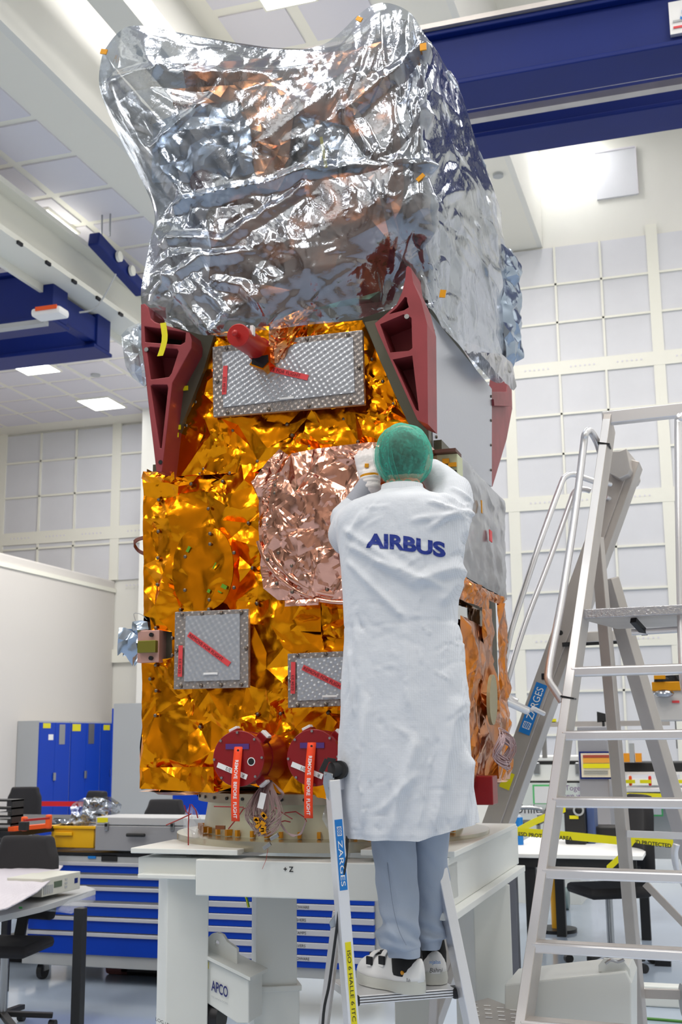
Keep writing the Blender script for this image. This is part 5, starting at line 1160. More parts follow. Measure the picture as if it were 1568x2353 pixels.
for k in range(16):
    a = R(205 + k * 9); p = C_ + Vector((math.cos(a) * (r0 - .079), math.sin(a) * (r0 - .079), zb0 - .032)); obj('bolt', MB().cyl(p, p + Vector((math.cos(a), math.sin(a), 0)) * .004, .006, 10), M_dark, ad)
for x0, x1, y in ((490, 511, 1902), (650, 710, 1911)):
    a = PY(x0, y - 4, C_.y - r0 + .1); b = PY(x1, y + 5, C_.y - r0 + .1); obj('brown_tape', MB().mm((a.x, a.y + .02, b.z), (b.x, a.y + .03, a.z)), mat('brown_tape', lin(125, 70, 30), .4), ad)
# loose harness under the satellite
M_wire = mat('harness_wire', lin(170, 145, 145), .4, .2)
hb = empty('wire_harness', PY(612, 1900, 3.85), 'bundle of mauve wires looped under the red drums', 'wires')
rnd = random.Random(21)
for i in range(44):
    x0 = 613 + rnd.uniform(-6, 8); xl = rnd.uniform(562, 605); xr = rnd.uniform(600, 648); yb2 = rnd.uniform(1880, 1922)
    pts = [PY(x0, 1792, 3.86), PY((x0 + xl) / 2 - 2, 1822, 3.84 + rnd.uniform(-.02, .02)), PY(xl, 1868 + rnd.uniform(-8, 8), 3.8 + rnd.uniform(-.02, .02)), PY(xl + 14, yb2 - 8, 3.8), PY((xl + xr) / 2, yb2, 3.79), PY(xr, yb2 - 22, 3.8), PY(xr + 2, 1860, 3.82), PY((x0 + xr) / 2 + 3, 1820, 3.84), PY(x0 + 4, 1793, 3.87)]
    obj('wire', MB().tube(spline(pts, 28), .0014, 5), M_wire, hb, smooth=180)
for i in range(14):
    pts = [PY(625, 1795, 3.88), PY(640 + i, 1815 + i * .6, 3.86), PY(650 - i * .5, 1830, 3.86), PY(638, 1842 - i, 3.86), PY(628, 1830, 3.86)]; obj('wire', MB().tube(spline(pts, 18), .0014, 5), M_wire, hb, smooth=180)
for i in range(6):
    pts = [PY(640, 1880 + i, 3.84), PY(655, 1905 + i, 3.82), PY(672, 1922 - i, 3.82), PY(692, 1912 + i, 3.82), PY(703, 1885 + i, 3.82)]; obj('wire', MB().tube(spline(pts, 18), .0014, 5), M_wire, hb, smooth=180)
a = PY(602, 1840, 3.77); obj('white_tag', MB().box(a, (.022, .002, .052), M=Matrix.Rotation(R(14), 3, 'Y')), M_paper, hb)
for i in range(9): p = PY(598 + rnd.uniform(-9, 12), 1872 + i * 5, 3.775); obj('amber_wrap', MB().box(p, (.018, .006, .012), M=Matrix.Rotation(rnd.uniform(-1, 1), 3, 'Y')), M_kapton, hb)
for (x0, y0, x1, y1) in ((622, 1928, 640, 1918), (606, 1950, 622, 1938)): obj('connector', MB().bar(PY(x0, y0, 3.78), PY(x1, y1, 3.78), .009, .012), M_steel, hb, bevel=.001)
obj('red_thread', MB().tube([PY(616, 1950, 3.79), PY(612, 1975, 3.79), PY(603, 1997, 3.79)], .0008, 4), M_redbr, hb)
M_rw = mat('red_wire', lin(150, 30, 30), .4)
rw = empty('red_ties', PY(430, 1850, 4.1), 'thin red ties and white bag tufts at the left end of the ring', 'ties')
for pts in (((437, 1848), (434, 1870), (433, 1900), (433, 1945)), ((382, 1896), (410, 1884), (440, 1870)), ((424, 1850), (428, 1865), (436, 1872)), ((440, 1848), (450, 1862), (455, 1880))): obj('red_tie', MB().tube([PY(x, y, 3.98) for x, y in pts], .0022, 6), M_rw, rw)
crumple('white_tuft', [(428, 1905), (430, 1872), (438, 1850), (446, 1858), (452, 1880), (460, 1895), (462, 1925), (440, 1928)], 4.02, M_clear, .03, 301, rw, .05, .02)
for pts in (((525, 1905), (545, 1880), (560, 1858), (566, 1857)), ((492, 1853), (530, 1854), (560, 1855)), ((628, 1852), (650, 1868), (672, 1882)), ((640, 1890), (655, 1886), (668, 1889)), ((655, 1868), (680, 1865), (700, 1878), (705, 1888))):
    obj('red_tie', MB().tube([PY(x, y, 3.92) for x, y in pts], .0022, 6), M_rw, rw)
q = spline([PY(x, y, 3.95) for x, y in ((553, 2012), (555, 2035), (566, 2062), (572, 2085))], 14); gw = obj('earth_wire', MB().tube(q, .005, 8), mat('earth_green', lin(70, 130, 50), .4), label='green and yellow earth wire hanging under the front beam', cat='wire', smooth=180)
gw2 = obj('yellow_stripe', MB().tube([p + Vector((0, -.004, 0)) for p in q], .0018, 6), M_yel, gw, smooth=180)
crumple('film_pouch', [(748, 1880), (752, 1850), (768, 1842), (800, 1850), (800, 1990), (790, 1995), (786, 1930), (760, 1905)], 3.93, M_clear, .03, 311, ad, .06, .03, label='clear film hanging beside the coat')
# ------------------------------------------------------------------ tall platform ladder on the right
def line_at(a, b, y):   # point of the 3D line a-b that shows at image row y
    lo, hi = -1.0, 3.0
    def yy(t): p = a.lerp(b, t); q = (np.array(p[:]) - [0, 0, H]) @ CM; return CY - F * q[1] / q[2]
    s = 1 if yy(1) > yy(0) else -1
    for _ in range(60):
        md = (lo + hi) / 2
        if (yy(md) - y) * s > 0: hi = md
        else: lo = md
    return a.lerp(b, (lo + hi) / 2)
def to_floor(a, b): return a + (b - a) * (a.z / (a.z - b.z))
tl = empty('platform_ladder', PZ(1300, 3000, 0), 'tall aluminium platform ladder with wide rungs, closest to the right edge of the picture', 'ladder')
rd_ = Vector((math.cos(R(-4.6)), math.sin(R(-4.6)), 0)); rb_ = Vector((-rd_.y, rd_.x, 0))
Ta = PQ(1398, 968, 5.05); Tb = to_floor(Ta, PQ(1200, 2353, 3.88))
obj('front_stile', MB().bar(Ta + rb_ * .035, Tb + rb_ * .035, .034, .14, rb_), M_alum, tl, bevel=.003)
obj('stile_edge', MB().bar(Ta - rb_ * .039 , Tb - rb_ * .039, .030, .004, rb_), M_alu, tl)
WT, WB = .70, .86
Ra_ = Ta + rd_ * WT; Rb_ = Tb + rd_ * WB
obj('front_stile', MB().bar(Ra_, Rb_, .036, .075, rb_), M_alum, tl, bevel=.004)
for y in (1545, 1691, 1843, 2005, 2174, 2352, 2545, 2750):
    p = line_at(Ta, Tb, y); f_ = (Ta.z - p.z) / (Ta.z - Tb.z); q = p + rd_ * (WT + (WB - WT) * f_)
    r_ = obj('rung', MB().bar(p, q, .075, .034), M_alu, tl, bevel=.006)
    obj('rung_tread', MB().bar(p + Vector((0, 0, .0175)), q + Vector((0, 0, .0175)), .06, .003), M_alum, r_)
# guard rail on top
obj('top_rail', MB().bar(PQ(1386, 963, 5.06), PQ(1386, 963, 5.06) + rd_ * .78, .05, .055), M_alu, tl, bevel=.004)
p = line_at(Ta, Tb, 1412); pf = [p - rd_ * .0, p + rd_ * .76, p + rd_ * .76 + rb_ * .5, p + rb_ * .5 + rd_ * .06]
pl = obj('platform', MB().prism(pf, (0, 0, -.02)), M_alum, tl, bevel=.002)
obj('platform_lip', MB().bar(p - rb_ * .012, p + rd_ * .76 - rb_ * .012, .012, .035), mat('perforated_alu', lin(200, 200, 205), .3, .9, bump=.9, bscale=90, bdist=.004), pl, bevel=.002)
obj('platform_tube', MB().cyl(p + rd_ * .18 - Vector((0, 0, .07)) + rb_ * .1, p + rd_ * .76 - Vector((0, 0, .06)) + rb_ * .1, .013, 12), M_alu, pl, smooth=40)
for k in (.2, .42): obj('platform_bracket', MB().bar(p + rd_ * k + rb_ * .02 - Vector((0, 0, .03)), p + rd_ * (k + .03) + rb_ * .11 - Vector((0, 0, .075)), .025, .02), M_dark, pl)
def tubeq(name, L, r, par, m=M_alu, n=60, **k): return obj(name, MB().tube(spline([PQ(*p) for p in L], n), r, 12), m, par, smooth=180, **k)
tubeq('handrail', [(1381, 1040, 5.0), (1372, 1015, 5.0), (1360, 994, 4.98), (1352, 990, 4.96), (1345, 1000, 4.94), (1341, 1030, 4.93), (1322, 1180, 4.8), (1293, 1370, 4.62), (1268, 1500, 4.5), (1261, 1545, 4.46), (1262, 1565, 4.44), (1275, 1585, 4.43), (1293, 1612, 4.42)], .0155, tl)
tubeq('handrail', [(1590, 990, 4.8), (1580, 965, 4.78), (1570, 957, 4.76), (1562, 962, 4.75), (1560, 990, 4.74), (1562, 1200, 4.6), (1566, 1400, 4.5), (1572, 1560, 4.4), (1590, 1640, 4.36)], .017, tl)
for y in (1024, 1603): 
    p = line_at(Ta, Tb, y); obj('handrail_clamp', MB().box(p, (.05, .09, .006), M=Matrix.Rotation(R(12), 3, 'Y')), M_dark, tl)
# rear legs of the tall ladder
Ba = PQ(1372, 1235, 5.45); Bb = to_floor(Ba, PQ(1472, 2353, 5.3)); obj('rear_leg', MB().bar(Ba, Bb, .05, .07), M_alum, tl, bevel=.004)
Ca = PQ(1400, 1330, 5.6); Cb = to_floor(Ca, PQ(1560, 1880, 5.5)); obj('rear_leg', MB().bar(Ca, Cb, .1, .05), M_alum, tl, bevel=.004)
obj('rear_brace', MB().bar(PQ(1483, 2030, 5.3), PQ(1580, 2130, 5.2), .02, .03), M_alum, tl)
obj('rear_crossbar', MB().bar(PQ(1440, 1916, 5.3), PQ(1600, 1922, 5.3), .025, .03), M_alu, tl)
tubeq('base_tube', [(1555, 1940, 5.2), (1551, 1965, 5.2), (1562, 2010, 5.2), (1600, 2080, 5.15)], .016, tl)
obj('base_crossbar', MB().bar(PQ(1478, 2282, 5.4), PQ(1640, 2288, 5.3), .03, .04), M_alum, tl)
wq = PQ(1568, 2300, 5.3); obj('castor', MB().cyl(wq, wq + Vector((.04, .01, 0)), .075, 24), M_grey, tl, smooth=40)
# ------------------------------------------------------------------ second ladder leaning behind the satellite
l2 = empty('platform_ladder', PZ(1140, 2500, 0), 'aluminium platform ladder with blue label, between the satellite and the tall ladder', 'ladder')
Da = PQ(1432, 1062, 5.75); Db = to_floor(Da, PQ(1128, 1900, 5.55))
dl = (Db - Da).normalized(); s2 = Vector((.88, -.47, 0))
bar1 = obj('front_stile', MB().bar(Da, Db, .085, .03, rb_), M_alum, l2, bevel=.003)
obj('stile_web', MB().bar(Da + Vector((.06, .07, 0)), Db + Vector((.06, .07, 0)), .05, .14, rb_), M_alum, l2, bevel=.003)
obj('top_bracket', MB().prism([PQ(x, y, 5.65) for x, y in ((1395, 1037), (1424, 1036), (1440, 1030), (1450, 1078), (1444, 1090), (1424, 1100), (1398, 1085))], (.03, .3, 0)), M_alum, l2, bevel=.004)
a = line_at(Da, Db, 1572); b = line_at(Da, Db, 1686); d = (b - a).normalized(); nf = Vector((0, -1, 0)); sd = d.cross(nf).normalized(); nf = sd.cross(d).normalized()
if nf.y > 0: nf = -nf
off = nf * .019; lb = obj('blue_label', MB().bar(a + off, b + off, .055, .002, nf), M_lblue, l2)
u2 = -d; up2 = nf.cross(u2).normalized()
if u2.cross(up2).dot(nf) < 0: up2 = -up2
t = text_mb('\u25a8 ZARGES', height=.036, org=(0, 0, 0)); L = (b - a).length; k = L * .82 / max(v.x for v in t.v)
obj('printed_text', MB().add([b + off * 1.12 + u2 * (L * .1 + v.x * k) + up2 * (v.z - .018) for v in t.v], t.f), M_txtwht, lb)
p = line_at(Da, Db, 1455); obj('bolt_hole', MB().cyl(p + nf * .018, p + nf * .016, .012, 14), M_black, l2)
p = line_at(Da, Db, 1555); obj('plug', MB().box(p + nf * .018, (.03, .006, .03)), M_dark, l2, bevel=.003)
p = line_at(Da, Db, 1775); obj('yellow_label', MB().bar(p + off, p + off + d * .08, .05, .002, nf), M_yel, l2)
tubeq('handrail', [(1366, 1106, 5.6), (1345, 1099, 5.6), (1320, 1090, 5.6), (1300, 1096, 5.58), (1288, 1118, 5.55), (1240, 1250, 5.4), (1190, 1400, 5.3), (1170, 1470, 5.25), (1158, 1545, 5.22), (1160, 1590, 5.22), (1176, 1613, 5.22), (1215, 1632, 5.3)], .0145, l2)
tubeq('handrail', [(1357, 1128, 5.9), (1345, 1124, 5.9), (1330, 1124, 5.9), (1318, 1135, 5.9), (1309, 1160, 5.88), (1262, 1290, 5.75), (1205, 1440, 5.6), (1168, 1560, 5.5), (1163, 1590, 5.5), (1175, 1606, 5.5), (1190, 1612, 5.5)], .0145, l2)
obj('stub', MB().cyl(PQ(1163, 1612, 5.2), PQ(1212, 1634, 5.25), .016, 12), M_alu, l2, smooth=40); obj('stub', MB().cyl(PQ(1225, 1628, 5.5), PQ(1250, 1640, 5.55), .012, 12), M_alu, l2, smooth=40)
obj('stub', MB().cyl(PQ(1385, 1107, 5.6), PQ(1403, 1113, 5.65), .012, 12), M_alu, l2, smooth=40); obj('stub', MB().cyl(PQ(1392, 1142, 5.7), PQ(1415, 1152, 5.75), .012, 12), M_alu, l2, smooth=40)
p = PQ(1300, 1468, 5.7); q = PQ(1425, 1462, 5.9); obj('platform', MB().bar(p, q, .18, .05), M_alum, l2, bevel=.004); obj('platform_edge', MB().bar(p - Vector((0, .1, .035)), q - Vector((0, .1, .035)), .015, .02), M_dark, l2)
Fa = PQ(1376, 1150, 5.85); Fb = to_floor(Fa, PQ(1408, 1480, 6.1)); 
# ------------------------------------------------------------------ perforated step at the bottom
sp = empty('perforated_step', PZ(1150, 2330, .8), 'low perforated metal step at the bottom, right of the small step ladder', 'step')
pp = [PZ(x, y, .8) for x, y in ((1075, 2305), (1122, 2292), (1256, 2343), (1215, 2400), (1090, 2380))]
obj('tread', MB().prism(pp, (0, 0, -.04)), M_alum, sp, bevel=.003)
for i in range(4):
    for j in range(4):
        p = PZ(1090 + i * 30 + j * 1.5, 2306 + j * 9 + i * 5, .802)
        obj('perforation', MB().box(p, (.024, .010, .003)), M_paper if (i + j) % 4 else M_alu, sp, bevel=.001)
for x, y in ((1095, 2330), (1225, 2370)): p = PZ(x, y, .76); obj('leg', MB().box((p.x, p.y + .05, .38), (.04, .04, .76)), M_alum, sp)
# ------------------------------------------------------------------ cupboards on the far left
XLK = -11.5
def locker(y0, y1, zt, lab, marks, grp='blue lockers along the partition wall'):
    t = empty('locker', (XLK - .22, (y0 + y1) / 2, 0), lab, 'locker', grp)
    obj('body', MB().mm((XLK - .45, y0 + .005, 0), (XLK - .02, y1 - .005, zt)), M_grey, t)
    ym = (y0 + y1) / 2
    for a, b in ((y0 + .01, ym - .004), (ym + .004, y1 - .01)):
        dr = obj('door', MB().mm((XLK - .02, a, .08), (XLK, b, zt - .03)), M_blued, t)
    obj('handle', MB().mm((XLK, ym - .05, 1.02), (XLK + .03, ym + .03, 1.16)), M_steel, dr, bevel=.01)
    for (f_, z, w, h, m) in marks: 
        y = y0 + (y1 - y0) * f_; obj('notice', MB().mm((XLK + .002, y, z), (XLK + .006, y + w, z + h)), m, t)
    return t
locker(18.53, 19.60, 2.08, 'blue double door locker at the left end of the row', [(.1, 1.95, .25, .09, M_yel), (.28, 1.74, .16, .1, M_paper), (.62, 1.66, .2, .36, M_steel)])
locker(19.62, 20.73, 2.08, 'blue double door locker in the middle of the row', [(.03, 1.9, .3, .13, M_yel), (.57, 1.66, .22, .38, M_steel)])
locker(20.75, 21.6, 2.08, 'blue locker partly hidden behind the tall grey cupboard', [(.1, 1.92, .25, .1, M_yel)])
a = PX(258, 1617, -9.6); t = empty('cupboard', (-9.3, a.y, 0), 'tall grey cupboard with a narrow blue door edge beside the lockers', 'cupboard')
b = PY(340, 1617, a.y); obj('body', MB().mm((a.x + .03, a.y, 0), (b.x + .4, a.y + .5, a.z)), M_grey, t); obj('door_edge', MB().mm((a.x, a.y, .1), (a.x + .03, a.y + .48, a.z - .08)), M_blued, t)
a = PY(345, 1815, 15.5); b = PY(397, 1815, 15.5); c = PY(520, 1815, 15.5)
t = empty('cupboard', (b.x, 15.5, 0), 'low cupboard with grey side and blue front behind the ring adapter', 'cupboard'); obj('body', MB().mm((a.x, 15.5, 0), (b.x, 16, a.z)), M_grey, t); obj('door', MB().mm((b.x, 15.5, .05), (c.x, 16, a.z)), M_blued, t)
# red barrier band
a = PY(70, 1841, 15.5); b = PY(200, 1843, 15.5); t = empty('barrier', ((a.x + b.x) / 2, 15.5, 0), 'red barrier band stretched in front of the blue lockers', 'barrier')
obj('band', MB().mm((a.x, 15.5, a.z - .07), (b.x, 15.505, a.z)), mat('band_red', lin(215, 10, 20), .5), t)
for x in (a.x, b.x): obj('post', MB().cyl((x, 15.5, 0), (x, 15.5, a.z + .03), .03, 12), M_black, t, smooth=40)
# office chairs
def chair(name_lab, x, y, rz, seat=.5, grp=None, s=1.):
    t = empty('office_chair', (0, 0, 0), name_lab, 'chair', grp); L = dict(local=True)
    G_ = []
    for i in range(14):
        v = i / 13; w = .225 * (1 - (abs(v - .45) * 1.1) ** 3.2 * .9); row = []
        for j in range(13):
            u = j / 12 * 2 - 1; row.append(Vector((u * w * (1 - .12 * (abs(u) ** 4) * (v > .8)), .24 + .05 * (1 - u * u) - .04 + .06 * (v - .3) ** 2 + .02, .62 + v * .52)))
        G_.append(row)
    obj('backrest', MB().grid(G_), M_fabric, t, solid=.07, subsurf=1, smooth=180, local=True)
    sm = MB().box((0, 0, seat), (.47, .45, .07)); obj('seat', sm, M_fabric, t, bevel=.03, smooth=60, local=True)
    obj('back_bracket', MB().bar((0, .18, seat - .02), (0, .29, .75), .07, .02, (0, 1, 0)), M_black, t, local=True)
    obj('gas_lift', MB().cyl((0, 0, .1), (0, 0, seat - .03), .025, 14), M_steel, t, smooth=40, local=True)
    for k in range(5):
        a = R(72 * k + 20); e = Vector((math.cos(a) * .3, math.sin(a) * .3, .085)); l = obj('base_arm', MB().bar((0, 0, .11), e, .045, .03), M_black, t, bevel=.005, local=True)
        obj('castor', MB().cyl(e + Vector((-.02, 0, -.055)), e + Vector((.02, 0, -.055)), .03, 14), M_black, l, smooth=40, local=True)
    t.location = (x, y, 0); t.rotation_euler = (0, 0, rz); t['_o'] = (x, y, 0); t.scale = (s, s, s)
    return t
def at(x, y, z): p = PZ(x, y, z); return p.x, p.y
def atY(x, Y): p = PY(x, 1800, Y); return p.x, Y
GC = None
x, y = atY(48, 13.6); ch = chair('black office chair at the left edge in front of the lockers', x, y, R(20))
x, y = atY(182, 12.6); dup(ch, (x, y, 0), R(-25), label='black office chair behind the bag filled yellow crate')
x, y = atY(360, 10.9); dup(ch, (x, y, 0), R(5), label='black office chair behind the grey metal case, only its top showing')
x, y = atY(28, 6.6); dup(ch, (x, y, 0), R(8), label='large black office chair nearest the camera on the left')
# white desk behind the crate
a = PZ(40, 1893, .97); b = PZ(232, 1893, .97); t = empty('desk', ((a.x + b.x) / 2, a.y + .5, 0), 'white desk top behind the yellow crate', 'desk')
obj('desk_top', MB().mm((a.x, a.y, .94), (b.x + .6, a.y + 1.0, .97)), M_paper, t)
for x_ in (a.x + .05, b.x + .5):
    for y_ in (a.y + .05, a.y + .9): obj('leg', MB().mm((x_, y_, 0), (x_ + .05, y_ + .05, .94)), M_grey, t)
# mobile drawer workbench
y0 = 8.0; xl = PY(52, 2150, y0).x; xr = PY(480, 2150, y0).x; zt_ = PY(200, 1962, y0).z
wb = empty('drawer_workbench', ((xl + xr) / 2, y0 + .35, 0), 'wheeled workbench with wide dark blue drawers, left of the white stand', 'workbench')
obj('body', MB().mm((xl, y0, PY(200, 2222, y0).z), (xr, y0 + .75, zt_ - .03)), M_grey, wb, bevel=.005)
obj('worktop', MB().mm((xl - .03, y0 - .02, zt_ - .01), (xr, y0 + .78, zt_ + .012)), M_dark, wb)
obj('handle_strip', MB().mm((xl, y0 - .012, PY(200, 1985, y0).z), (xr, y0, zt_ - .015)), M_grey, wb)
obj('lock_plate', MB().mm((PY(236, 1970, y0).x, y0 - .02, PY(236, 1978, y0).z), (PY(272, 1970, y0).x, y0 - .012, PY(236, 1964, y0).z)), M_black, wb)
obj('blue_tag', MB().mm((PY(205, 1970, y0).x, y0 - .02, PY(236, 1973, y0).z), (PY(223, 1970, y0).x, y0 - .012, PY(236, 1967, y0).z)), M_lblue, wb)
rowsy = [(1990, 2006), (2019, 2034), (2047, 2070), (2084, 2106), (2117, 2142), (2153, 2196)]
for (ya_, yb2) in rowsy:
    za, zb2 = PY(260, ya_, y0).z, PY(260, yb2, y0).z
    dw = obj('drawer', MB().mm((xl + .05, y0 - .015, zb2), (xr - .04, y0 + .02, za)), M_blued, wb, bevel=.003)
    obj('drawer_rail', MB().mm((xl + .05, y0 - .03, za), (xr - .04, y0 - .004, za + .026)), mat('rail_alu', lin(200, 200, 205), .3, .3), dw, bevel=.004)
for x_ in (xl + .12, xr - .15):
    for y_ in (y0 + .1, y0 + .65):
        c_ = obj('castor', MB().cyl((x_ - .02, y_, .06), (x_ + .02, y_, .06), .06, 20), M_black, wb, smooth=40); obj('castor_fork', MB().mm((x_ - .03, y_ - .03, .06), (x_ + .03, y_ + .04, .14)), M_steel, c_)
# second drawer cabinet with labelled drawers seen between the columns
y1 = 7.4; xl = PY(440, 2100, y1).x; xr = PY(878, 2100, y1).x; zt2 = PY(650, 2012, y1).z
wc = empty('drawer_cabinet', ((xl + xr) / 2, y1 + .35, 0), 'drawer cabinet with printed label strips, behind the stand columns', 'cabinet')
obj('body', MB().mm((xl - .05, y1, PY(650, 2245, y1).z), (xr, y1 + .7, zt2 + .35)), M_grey, wc, bevel=.004)
names = ['STAMPS', 'SAVERS', 'MOWARE', 'ASHERS', 'STAMPS', 'SAVERS', 'MOWARE']
for i in range(8):
    yy = 2029 + i * 29.3
    if i > 6: break
    za, zb2 = PY(650, yy, y1).z, PY(650, yy + 15, y1).z
    for (x0_, x1_) in ((PY(472, 2100, y1).x, PY(640, 2100, y1).x), (PY(645, 2100, y1).x, PY(862, 2100, y1).x)):
        dw = obj('drawer', MB().mm((x0_, y1 - .02, zb2), (x1_, y1, za)), M_blued, wc, bevel=.002)
        obj('drawer_rail', MB().mm((x0_, y1 - .03, za), (x1_, y1 - .004, za + .036)), mat('rail_alu', lin(200, 200, 205), .3, .3), dw, bevel=.003)
        if x0_ > PY(500, 2100, y1).x:
            obj('printed_label', text_mb(names[i], height=.017, org=(PY(679, 2100, y1).x, y1 - .031, za + .008)), M_txtblk, dw)
# yellow crate with bags
yc = 8.1; a = PY(113, 1897, yc); b = PY(220, 1955, yc); zb_ = .945
tt = empty('storage_crate', ((a.x + b.x) / 2, yc + .2, zb_), 'yellow plastic crate full of clear bags on the workbench', 'crate')
M_crate = mat('crate_yellow', lin(238, 182, 10), .4)
obj('shell', MB().holed([(a.x + .02, yc, zb_), (b.x - .02, yc, zb_), (b.x - .02, yc + .38, zb_), (a.x + .02, yc + .38, zb_)], [[(a.x + .03, yc + .01, zb_), (b.x - .03, yc + .01, zb_), (b.x - .03, yc + .37, zb_), (a.x + .03, yc + .37, zb_)]], (0, 0, a.z - zb_)), M_crate, tt, bevel=.004)
obj('rim', MB().holed([(a.x, yc - .015, a.z - .02), (b.x, yc - .015, a.z - .02), (b.x, yc + .395, a.z - .02), (a.x, yc + .395, a.z - .02)], [[(a.x + .025, yc + .01, a.z - .02), (b.x - .025, yc + .01, a.z - .02), (b.x - .025, yc + .37, a.z - .02), (a.x + .025, yc + .37, a.z - .02)]], (0, 0, .02)), M_crate, tt, bevel=.003)
obj('grip', MB().mm((PY(128, 1915, yc).x, yc - .018, PY(150, 1920, yc).z), (PY(168, 1915, yc).x, yc + .0, PY(150, 1912, yc).z)), M_crate, tt, bevel=.004)
crumple('clear_bag', [(105, 1898), (120, 1880), (145, 1882), (175, 1878), (180, 1845), (205, 1832), (245, 1832), (275, 1850), (270, 1868), (222, 1885), (212, 1900)], yc + .2, M_film, .08, 401, None, .06, .05, label='crumpled clear bags standing out of the yellow crate', cat='plastic bag')
# grey aluminium case
ya_ = 7.95; a = PY(220, 1877, ya_); b = PY(432, 1960, ya_); zz0 = .945
cs_ = empty('transport_case', ((a.x + b.x) / 2, ya_ + .25, zz0), 'grey metal case with black handle on the workbench', 'case')
zl = PY(300, 1897, ya_).z
M_case = mat('case_alu', lin(160, 160, 164), .4, .3)
obj('case_body', MB().mm((a.x, ya_, zz0), (b.x, ya_ + .34, zl - .002)), M_case, cs_, bevel=.006); obj('lid', MB().mm((a.x, ya_, zl + .002), (b.x, ya_ + .34, a.z)), mat('lid_alu', lin(190, 190, 192), .4, .2), cs_, bevel=.006)
for x_ in (245, 396): p = PY(x_, 1899, ya_ - .008); l_ = obj('latch', MB().box(p, (.03, .016, .06)), M_steel, cs_, bevel=.004); obj('latch_hook', MB().box(p + Vector((0, -.01, .01)), (.018, .01, .02)), M_dark, l_)
p = PY(312, 1919, ya_ - .03); hd = obj('handle', MB().box(p, (.15, .03, .025)), M_black, cs_, bevel=.008)
obj('sticker', MB().mm((PY(224, 1885, ya_).x, ya_ - .003, PY(224, 1890, ya_).z), (PY(248, 1885, ya_).x, ya_, PY(248, 1879, ya_).z)), M_yel, cs_)
# orange tool and black trays
p = PY(60, 1905, 8.4); og = empty('clamp_tool', p, 'orange framed hand tool lying left of the yellow crate', 'tool')
OGT = 1
ztab = PY(20, 1908, 7.6).z - .004; xt = PY(40, 1907, 7.6).x; sd_ = empty('side_desk', (xt - .5, 8.2, 0), 'dark desk edge under the black document tray on the left', 'desk')
obj('desk_top', MB().mm((xt - 1.2, 7.5, ztab - .04), (xt, 9.3, ztab)), M_dark, sd_)
for y_ in (7.6, 9.2): obj('leg', MB().mm((xt - .1, y_, 0), (xt - .05, y_ + .05, ztab - .04)), M_dark, sd_)
tr_ = empty('document_tray', PY(20, 1905, 7.6), 'black stacking document tray at the left edge', 'tray'); a = PY(-10, 1838, 7.6); b = PY(26, 1906, 7.6)
obj('side_panel', MB().mm((b.x - .01, 7.6, b.z), (b.x, 7.75, a.z)), M_black, tr_)
for y_ in (1838, 1856, 1874, 1892, 1905): z_ = PY(20, y_, 7.6).z; s_ = obj('shelf', MB().mm((a.x - .1, 7.6, z_ - .012), (b.x, 7.75, z_)), M_black, tr_); 
for y_ in (1870, 1888): z_ = PY(20, y_, 7.6).z; obj('paper_stack', MB().mm((a.x, 7.62, z_ - .012), (b.x - .05, 7.74, z_ + .01)), M_paper, label='white papers in the %s slot of the black tray' % ('upper' if y_ == 1870 else 'lower'), cat='paper')
og.location = PZ(62, 1902, ztab); og['_o'] = tuple(og.location)
obj('foot', MB().bar(PZ(25, 1905, ztab + .015), PZ(112, 1897, ztab + .015), .06, .03), M_ora, og); obj('black_body', MB().box(PZ(55, 1898, ztab + .05), (.06, .05, .06)), M_black, og, bevel=.005)
for x_, y_ in ((56, 1889), (112, 1884)): obj('jaw', MB().box(PZ(x_, y_ + 4, ztab + .06), (.04, .04, .1)), M_ora, og, bevel=.01)
obj('bar', MB().bar(PZ(56, 1885, ztab + .1), PZ(112, 1880, ztab + .1), .02, .015), M_redbr, og)
# near desk with instrument and bubble wrap
zt_ = .80
D = [PZ(x, y, zt_) for x, y in ((-60, 2118), (96, 2082), (220, 2043), (198, 2035), (60, 2035), (-80, 2060))]
nd = empty('desk', (D[1].x - .4, D[1].y + .3, 0), 'grey desk corner with one black leg at the lower left', 'desk')
obj('desk_top', MB().prism(D, (0, 0, -.035)), M_grey, nd, bevel=.003)
lg = PZ(186, 2070, zt_); obj('leg', MB().box((lg.x, lg.y, .38), (.06, .06, .76)), M_black, nd, bevel=.004)
lg2 = PZ(-120, 2130, zt_); obj('leg', MB().box((lg2.x, lg2.y, .38), (.06, .06, .76)), M_black, nd)
obj('green_tape', MB().box(PZ(47, 2092, zt_ - .01), (.02, .004, .04)), mat('green_tape', lin(70, 190, 90), .5), nd)
obj('plastic_film', foil_mb([(0, 0), (1, 0), (1, 1), (0, 1)], lambda u, v, h: PZ(85 + 137 * u, (2072 + 45 * v * (1 - abs(u - .6)) + (-30) * u), zt_ + .004 - v * .07) + Vector((0, -.01 - h * .4, 0)), .25, .06, 411, cuts=3), M_clear, label='clear film spread under the instrument on the near desk', cat='plastic film', smooth=40)
q0, q1 = PZ(96, 2062, zt_ + .03), PZ(184, 2042, zt_ + .03); q2 = PZ(202, 2035, zt_ + .03); ed2 = (q1 - q0).normalized(); pb = Vector((-ed2.y, ed2.x, 0)); 
ins = empty('bench_instrument', (q0 + q1) / 2 - Vector((0, 0, .03)), 'grey white bench instrument with small display on the near desk', 'instrument')
hgt = .105; obj('case', MB().prism([q0, q1, q1 + pb * .25, q0 + pb * .25], (0, 0, hgt)), mat('instrument_cream', lin(206, 206, 196), .45), ins, bevel=.004)
def onf(u, v, w, h, m, nm): obj(nm, MB().prism([q0 + ed2 * u - pb * .003 + Vector((0, 0, v)), q0 + ed2 * (u + w) - pb * .003 + Vector((0, 0, v)), q0 + ed2 * (u + w) - pb * .003 + Vector((0, 0, v + h)), q0 + ed2 * u - pb * .003 + Vector((0, 0, v + h))], tuple(pb * .003)), m, ins)
